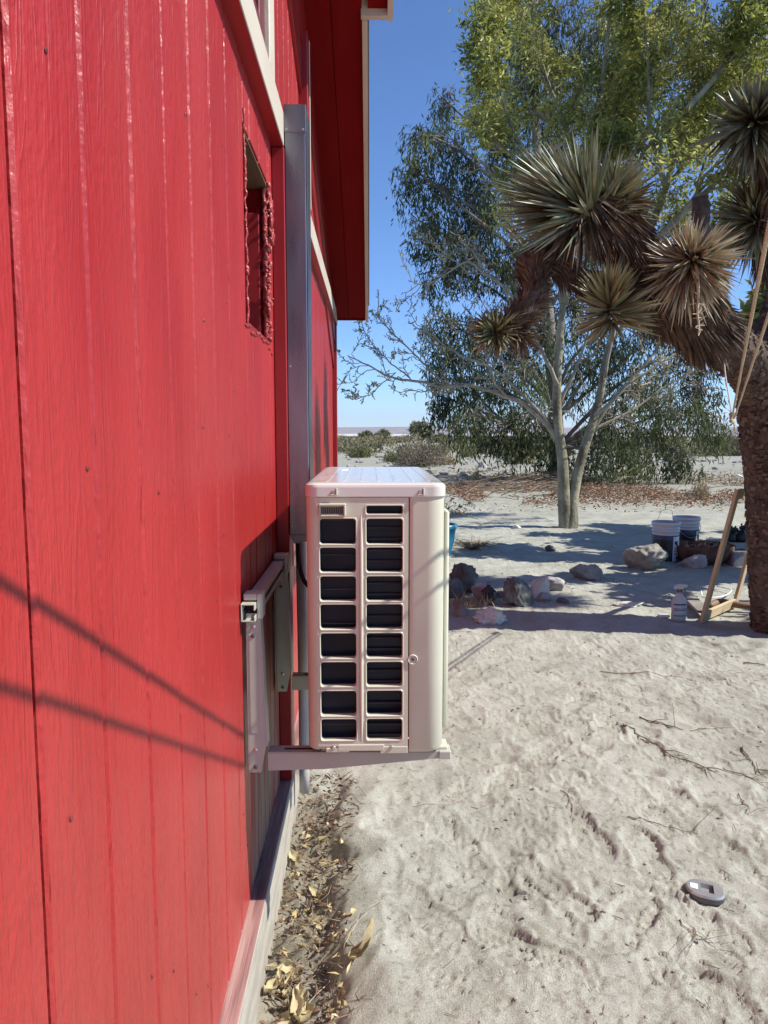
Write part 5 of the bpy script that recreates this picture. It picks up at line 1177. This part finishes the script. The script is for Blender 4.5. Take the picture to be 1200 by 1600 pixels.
# spray bottle
p = gpt(1060, 966); p[2] = gz(p[0], p[1]); sbt = thing('spray_bottle', p, 'clear trigger spray bottle standing on the sand', 'spray bottle'); o = tuple(p)
pr = [(.0001, 0), (.040, 0), (.046, .006), (.047, .10), (.046, .125), (.040, .142), (.026, .162), (.015, .176), (.0135, .186), (.0001, .187)]
MB().lathe(pr, 28, o, 1, .62).build('body', 'bottle_plastic', sbt, smooth=True)
lbp = MB(); k = 16; V = []
for i in range(k + 1):
    a = -2.9 + 2.66 * i / k
    for z in (.022, .118): V.append((o[0] + .0483 * math.cos(a), o[1] + .0483 * .63 * math.sin(a), o[2] + z))
lbp = lbp.add(V, [(2 * i, 2 * i + 2, 2 * i + 3, 2 * i + 1) for i in range(k)]).build('label', 'bottle_label', sbt, smooth=True)
for j, (z, hh, m) in enumerate(((.104, .009, 'label_blue'), (.080, .004, 'label_dark'), (.070, .004, 'label_dark'), (.034, .008, 'green_band'))):
    V = []; mb = MB()
    for i in range(13):
        a = -2.5 + 1.9 * i / 12
        for zz in (z, z + hh): V.append((o[0] + .0490 * math.cos(a), o[1] + .0490 * .635 * math.sin(a), o[2] + zz))
    mb.add(V, [(2 * i, 2 * i + 2, 2 * i + 3, 2 * i + 1) for i in range(12)]).build('print_line', m, lbp)
MB().lathe([(.0001, .0), (.018, .0), (.018, .018), (.015, .020), (.0001, .020)], 18, (o[0], o[1], o[2] + .184)).build('collar', 'steel_dark', sbt)
hdm = MB().prism([(o[0] - .034, o[2] + .204), (o[0] + .018, o[2] + .204), (o[0] + .022, o[2] + .212), (o[0] + .046, o[2] + .217), (o[0] + .046, o[2] + .232), (o[0] - .008, o[2] + .236), (o[0] - .030, o[2] + .224)], o[1] - .011, o[1] + .011, 'y').build('sprayer_head', 'trigger', sbt)
MB().prism([(o[0] + .026, o[2] + .216), (o[0] + .033, o[2] + .216), (o[0] + .040, o[2] + .185), (o[0] + .036, o[2] + .183)], o[1] - .006, o[1] + .006, 'y').build('trigger', 'steel_dark', sbt)
MB().box(o[0] + .0462, o[0] + .054, o[1] - .006, o[1] + .006, o[2] + .219, o[2] + .231, .001).build('nozzle', 'steel_dark', sbt)
# leaning wooden frame
BL = np.array([2.345, 4.66, gz(2.345, 4.66)]); BR = np.array([2.70, 4.985, gz(2.7, 4.985)]); TL = at(1153, 765, 4.60); TR = TL + (BR - BL)
fw = thing('wooden_frame', BL, 'raw wooden rectangular frame leaning against the spiky tree trunk', 'frame')
nn = unit(np.cross(BR - BL, TL - BL))
eu_ = unit(BR - BL); ev_ = unit(TL - BL)
MB().beam(BL + ev_ * .0, TL, .052, .020, nn).build('stile', 'fresh_wood', fw)
MB().beam(BR, TR, .052, .020, nn).build('stile', 'fresh_wood', fw)
MB().beam(BL + eu_ * .027 + ev_ * .045, BR - eu_ * .027 + ev_ * .045, .060, .020, nn).build('rail', 'fresh_wood', fw)
MB().beam(TL + eu_ * .027 - ev_ * .03, TR - eu_ * .027 - ev_ * .03, .060, .020, nn).build('rail', 'fresh_wood', fw)
# odds and ends behind the frame
q1 = gpt(1070, 938); q2 = gpt(1108, 966); tag(MB().beam(q1 + (0, 0, .05), q2 + (-.01, 0.05, .03), .09, .018, (0, 0, 1)).build('board', 'old_wood'), 'short weathered board lying between spray bottle and wooden frame', 'board')
P = crom([gpt(1108, 955), gpt(1125, 948), gpt(1150, 953), gpt(1185, 955)], 6); P[:, 2] = .035; tag(MB().tube(P, .022, 8).build('branch_log', 'brown_hose', None, smooth=True), 'smooth brown branch lying through the wooden frame', 'branch')
P = crom([gpt(1095, 930), gpt(1100, 940), gpt(1130, 938), gpt(1142, 928), gpt(1120, 922)], 6); P[:, 2] = .03; tag(MB().tube(P, .005, 6).build('wire_loop', 'white_cord', None, smooth=True), 'loop of white wire on the ground behind the wooden frame', 'wire')
p = gpt(1037, 963); pm_ = MB(); pm_.box(p[0] - .035, p[0] + .035, p[1] - .02, p[1] + .02, gz(p[0], p[1]) + .002, gz(p[0], p[1]) + .022, .006); tag(pm_.build('paper_scrap', 'paper'), 'crumpled white scrap left of the spray bottle', 'scrap')
p = gpt(1112, 884); p[1] += .2; p[2] = gz(p[0], p[1])
fb = thing('planter_bowl', p, 'low rusty brown planter bowl behind the wooden frame', 'planter')
MB().lathe([(.0001, 0), (.19, 0), (.25, .05), (.275, .13), (.272, .155), (.258, .157), (.24, .12), (.0001, .11)], 30, tuple(p)).build('bowl', 'rust_bowl', fb, smooth=True)
dl = MB(); n = 260; a = rb_.random(n) * 6.28; r = .23 * rb_.random(n) ** .5; dl.add(*leaf_quads(np.stack([p[0] + r * np.cos(a), p[1] + r * np.sin(a), p[2] + .12 + .04 * rb_.random(n)], -1), rb_.normal(0, 1, (n, 3)) * (1, 1, .4), .06, .025, rb_)); tag(dl.build('dry_leaves', 'brown_leaf', fb), kind='stuff')
p = gpt(1166, 886); p[1] += .1; p[2] = gz(p[0], p[1]); cbk = thing('concrete_block', p, 'grey concrete block between the wooden frame and spiky trunk', 'block')
MB().box(p[0] - .12, p[0] + .12, p[1] - .1, p[1] + .1, p[2] - .01, p[2] + .125, .012).build('block', 'cinder', cbk)
MB().box(p[0] - .08, p[0] + .08, p[1] - .065, p[1] + .065, p[2] + .1255, p[2] + .1285, .001).build('hollow', 'dark_inside', cbk)
# little black ornament: two sitting animals
p = gpt(1150, 846); p[2] = gz(p[0], p[1]); og = thing('garden_ornament', p, 'small black ornament behind the wooden frame', 'ornament')
for dx, s in ((-.05, .9), (.055, 1.05)):
    mb = MB(); mb.lathe([(.0001, 0), (.055, .0), (.062, .03), (.055, .08), (.035, .115), (.022, .125)], 16, (p[0] + dx, p[1], p[2]), s, s * .8)
    blob(mb, (p[0] + dx + .008, p[1] - .02, p[2] + .145 * s), (.036, .040, .034), 3)
    for ex in (-.02, .02): blob(mb, (p[0] + dx + .008 + ex, p[1] - .015, p[2] + .182 * s), (.010, .008, .016), 4)
    blob(mb, (p[0] + dx + .01, p[1] - .06, p[2] + .138 * s), (.014, .018, .012), 5)
    mb.build('figure', 'black_iron', og, smooth=True)
p0 = gpt(1176, 872); p0[1] += .02; p0[2] = -.05
tag(MB().beam(p0 + (.02, 0, 0), at(1183, 690, p0[1] + .1), .11, .10, (0, 1, 0), .006).build('post', 'old_wood'), 'weathered grey wooden post just behind the spiky trunk', 'post')
# lantern among the rocks
p = gpt(763, 943); p[2] = gz(p[0], p[1]); ln_ = thing('lantern', p, 'small black lantern standing among the rocks', 'lantern')
lm = MB(); s = .034
for sx in (-1, 1):
    for sy in (-1, 1): lm.tube([(p[0] + sx * s, p[1] + sy * s, p[2] + .008), (p[0] + sx * s * .8, p[1] + sy * s * .8, p[2] + .085)], .004, 5)
lm.box(p[0] - .04, p[0] + .04, p[1] - .04, p[1] + .04, p[2], p[2] + .01, .002).build('cage', 'black_iron', ln_)
MB().lathe([(.055, .083), (.05, .09), (.022, .115), (.012, .122), (.012, .13), (.0001, .132)], 4, tuple(p)).build('roof', 'black_iron', ln_)
MB().tube([(p[0] + .008 * math.cos(a), p[1], p[2] + .138 + .010 * math.sin(a)) for a in np.linspace(0, 6.28, 13)], .002, 5, False).build('ring', 'black_iron', ln_)
MB().box(p[0] - .024, p[0] + .024, p[1] - .024, p[1] + .024, p[2] + .011, p[2] + .08, .002).build('glass', 'window_glass', ln_)
# blue glazed pot with a straggly plant
p = gpt(690, 868); p[2] = gz(p[0], p[1]); pt = thing('flower_pot', p, 'glossy blue flower pot just behind the air conditioner', 'pot')
s = p[1] / FPX; R_ = 24 * s; Hh = 50 * s
MB().lathe([(.0001, 0), (R_ * .55, 0), (R_ * .60, .01), (R_ * .82, Hh * .5), (R_ * .93, Hh * .85), (R_ * 1.02, Hh * .87), (R_ * 1.02, Hh * .97), (R_ * .97, Hh), (R_ * .88, Hh * .98), (R_ * .86, Hh * .88), (.0001, Hh * .86)], 36, tuple(p)).build('pot', 'blue_glaze', pt, smooth=True)
MB().lathe([(.0001, Hh * .875), (R_ * .85, Hh * .875), (R_ * .85, Hh * .865)], 24, tuple(p)).build('soil', 'potting_soil', pt)
pl = thing('potted_plant', (p[0], p[1], p[2] + Hh * .87), 'sparse leafy plant leaning out of the blue pot', 'plant')
pm_ = MB(); lf = MB(); c = np.array(p) + (0, 0, Hh * .87)
for k in range(15):
    e = c + np.array([rb_.uniform(-.05, .28), rb_.normal(0, .10), rb_.uniform(.10, .30)]); m_ = (c + e) / 2 + np.array([0, 0, .06]); P = crom([c + rb_.normal(0, .02, 3) * (1, 1, 0), m_, e, e + (.06, 0, -.03)], 5); pm_.tube(P, np.linspace(.004, .0015, len(P)), 4, False)
    b = P[rb_.integers(5, len(P), 9)]; lf.add(*leaf_quads(b, rb_.normal(0, .7, b.shape) + (.2, 0, 0), rb_.uniform(.025, .045, 9), .015, rb_))
pm_.build('stems', 'dry_twig', pl); lf.build('leaves', 'pot_leaf', pl)
# withered clump right of the pot
p = gpt(740, 860); mb = MB()
for k in range(160):
    b = np.array([p[0] + rb_.normal(0, .012), p[1] + rb_.normal(0, .012), 0]); b[2] = gz(b[0], b[1]); e_ = rb_.normal(0, 1, 3) * (.17, .14, .02); mb.tube([b, b + e_ * .55 + (0, 0, .06), b + e_ + rb_.normal(0, .03, 3) + (0, 0, .05)], [.003, .002, .001], 3, False)
tag(mb.build('dead_plant', 'dry_twig'), 'low dead brown plant right of the blue pot', 'plant')
p = gpt(735, 945); mb = MB(); n = 240
b = np.stack([p[0] + rb_.normal(0, .10, n), p[1] + rb_.normal(0, .07, n), np.zeros(n)], -1); b[:, 2] = gzs(b[:, 0], b[:, 1]); mb.add(*blades(b, rb_.normal(0, .6, (n, 3)) + (0, 0, .6), rb_.uniform(.04, .11, n), .006, rb_))
tag(mb.build('dry_grass', 'bush_straw'), 'tuft of dry straw grass in front of the dark boulders', 'grass tuft')
# steel object lying on the sand: flat oval case with a square window
p = gpt(1101, 1398); z0 = gz(p[0], p[1]) + .002; to = thing('steel_case', (p[0], p[1], z0), 'small oval steel case with square hole lying on the sand', 'case')
Mt = Matrix.Translation((p[0], p[1], z0)) @ Matrix.Rotation(-.35, 4, 'Z') @ Matrix.Rotation(.06, 4, 'Y')
def oval(rx, ry, z, n=32): return [(rx * math.copysign(abs(math.cos(a)) ** .8, math.cos(a)), ry * math.copysign(abs(math.sin(a)) ** .8, math.sin(a)), z) for a in np.arange(n) / n * 2 * math.pi]
def rect_(hx, hy, cx, z, n=32):
    out = []
    for a in np.arange(n) / n * 2 * math.pi:
        c, s = math.cos(a), math.sin(a); k = 1 / max(abs(c), abs(s)); out.append((cx + hx * c * k, hy * s * k, z))
    return out
rings = [oval(.043, .036, .0), oval(.046, .039, .004), oval(.046, .039, .016), oval(.043, .036, .0205), rect_(.0155, .019, .004, .021), rect_(.015, .0185, .004, .010)]
V = np.array([q_ for r_ in rings for q_ in r_]); V = (np.c_[V, np.ones(len(V))] @ np.array(Mt).T)[:, :3]; F = []
for k in range(5):
    for i in range(32): a = k * 32 + i; b = k * 32 + (i + 1) % 32; F.append((a, b, b + 32, a + 32))
F.append(tuple(range(5 * 32, 6 * 32)))
tcs = MB().add(V, F).build('shell', 'steel', to)
def tp(x, y, z): v = Mt @ Vector((x, y, z)); return (v.x, v.y, v.z)
MB().add([tp(-.036, -.012, .0212), tp(-.018, -.014, .0214), tp(-.018, .010, .0214), tp(-.036, .010, .0212)], [(0, 1, 2, 3)]).build('sticker', 'paper', to)
MB().beam(tp(.016, -.016, .014), tp(.016, .016, .014), .003, .006).build('blade', 'steel_dark', to)
rw = MB(); 
rings = [oval(.0462, .0392, .003), oval(.0468, .0398, .005), oval(.0468, .0398, .013), oval(.0462, .0392, .015)]
V = np.array([q_ for r_ in rings for q_ in r_]); V = (np.c_[V, np.ones(len(V))] @ np.array(Mt).T)[:, :3]; F = []
for k in range(3):
    for i in range(32): a = k * 32 + i; b = k * 32 + (i + 1) % 32; F.append((a, b, b + 32, a + 32))
rw.add(V, F).build('rubber_band', 'steel_dark', to)

# ------------------------------------------------------------------ air
hz = bpy.data.materials.new('haze_air'); hz.use_nodes = True; t = hz.node_tree; t.nodes.remove(t.nodes['Principled BSDF'])
pv = t.nodes.new('ShaderNodeVolumePrincipled'); pv.inputs['Color'].default_value = (.86, .91, 1, 1); pv.inputs['Density'].default_value = 4.5e-5; pv.inputs['Anisotropy'].default_value = .2
t.links.new(pv.outputs[0], t.nodes['Material Output'].inputs['Volume'])
M['haze_air'] = hz
hb = MB(); hb.add([(x, y, z) for z in (-60, 420) for x, y in ((-12500, -60), (14500, -60), (14500, 20500), (-12500, 20500))], [(3, 2, 1, 0), (4, 5, 6, 7), (0, 1, 5, 4), (1, 2, 6, 5), (2, 3, 7, 6), (3, 0, 4, 7)])
tag(hb.build('haze', 'haze_air'), kind='stuff')
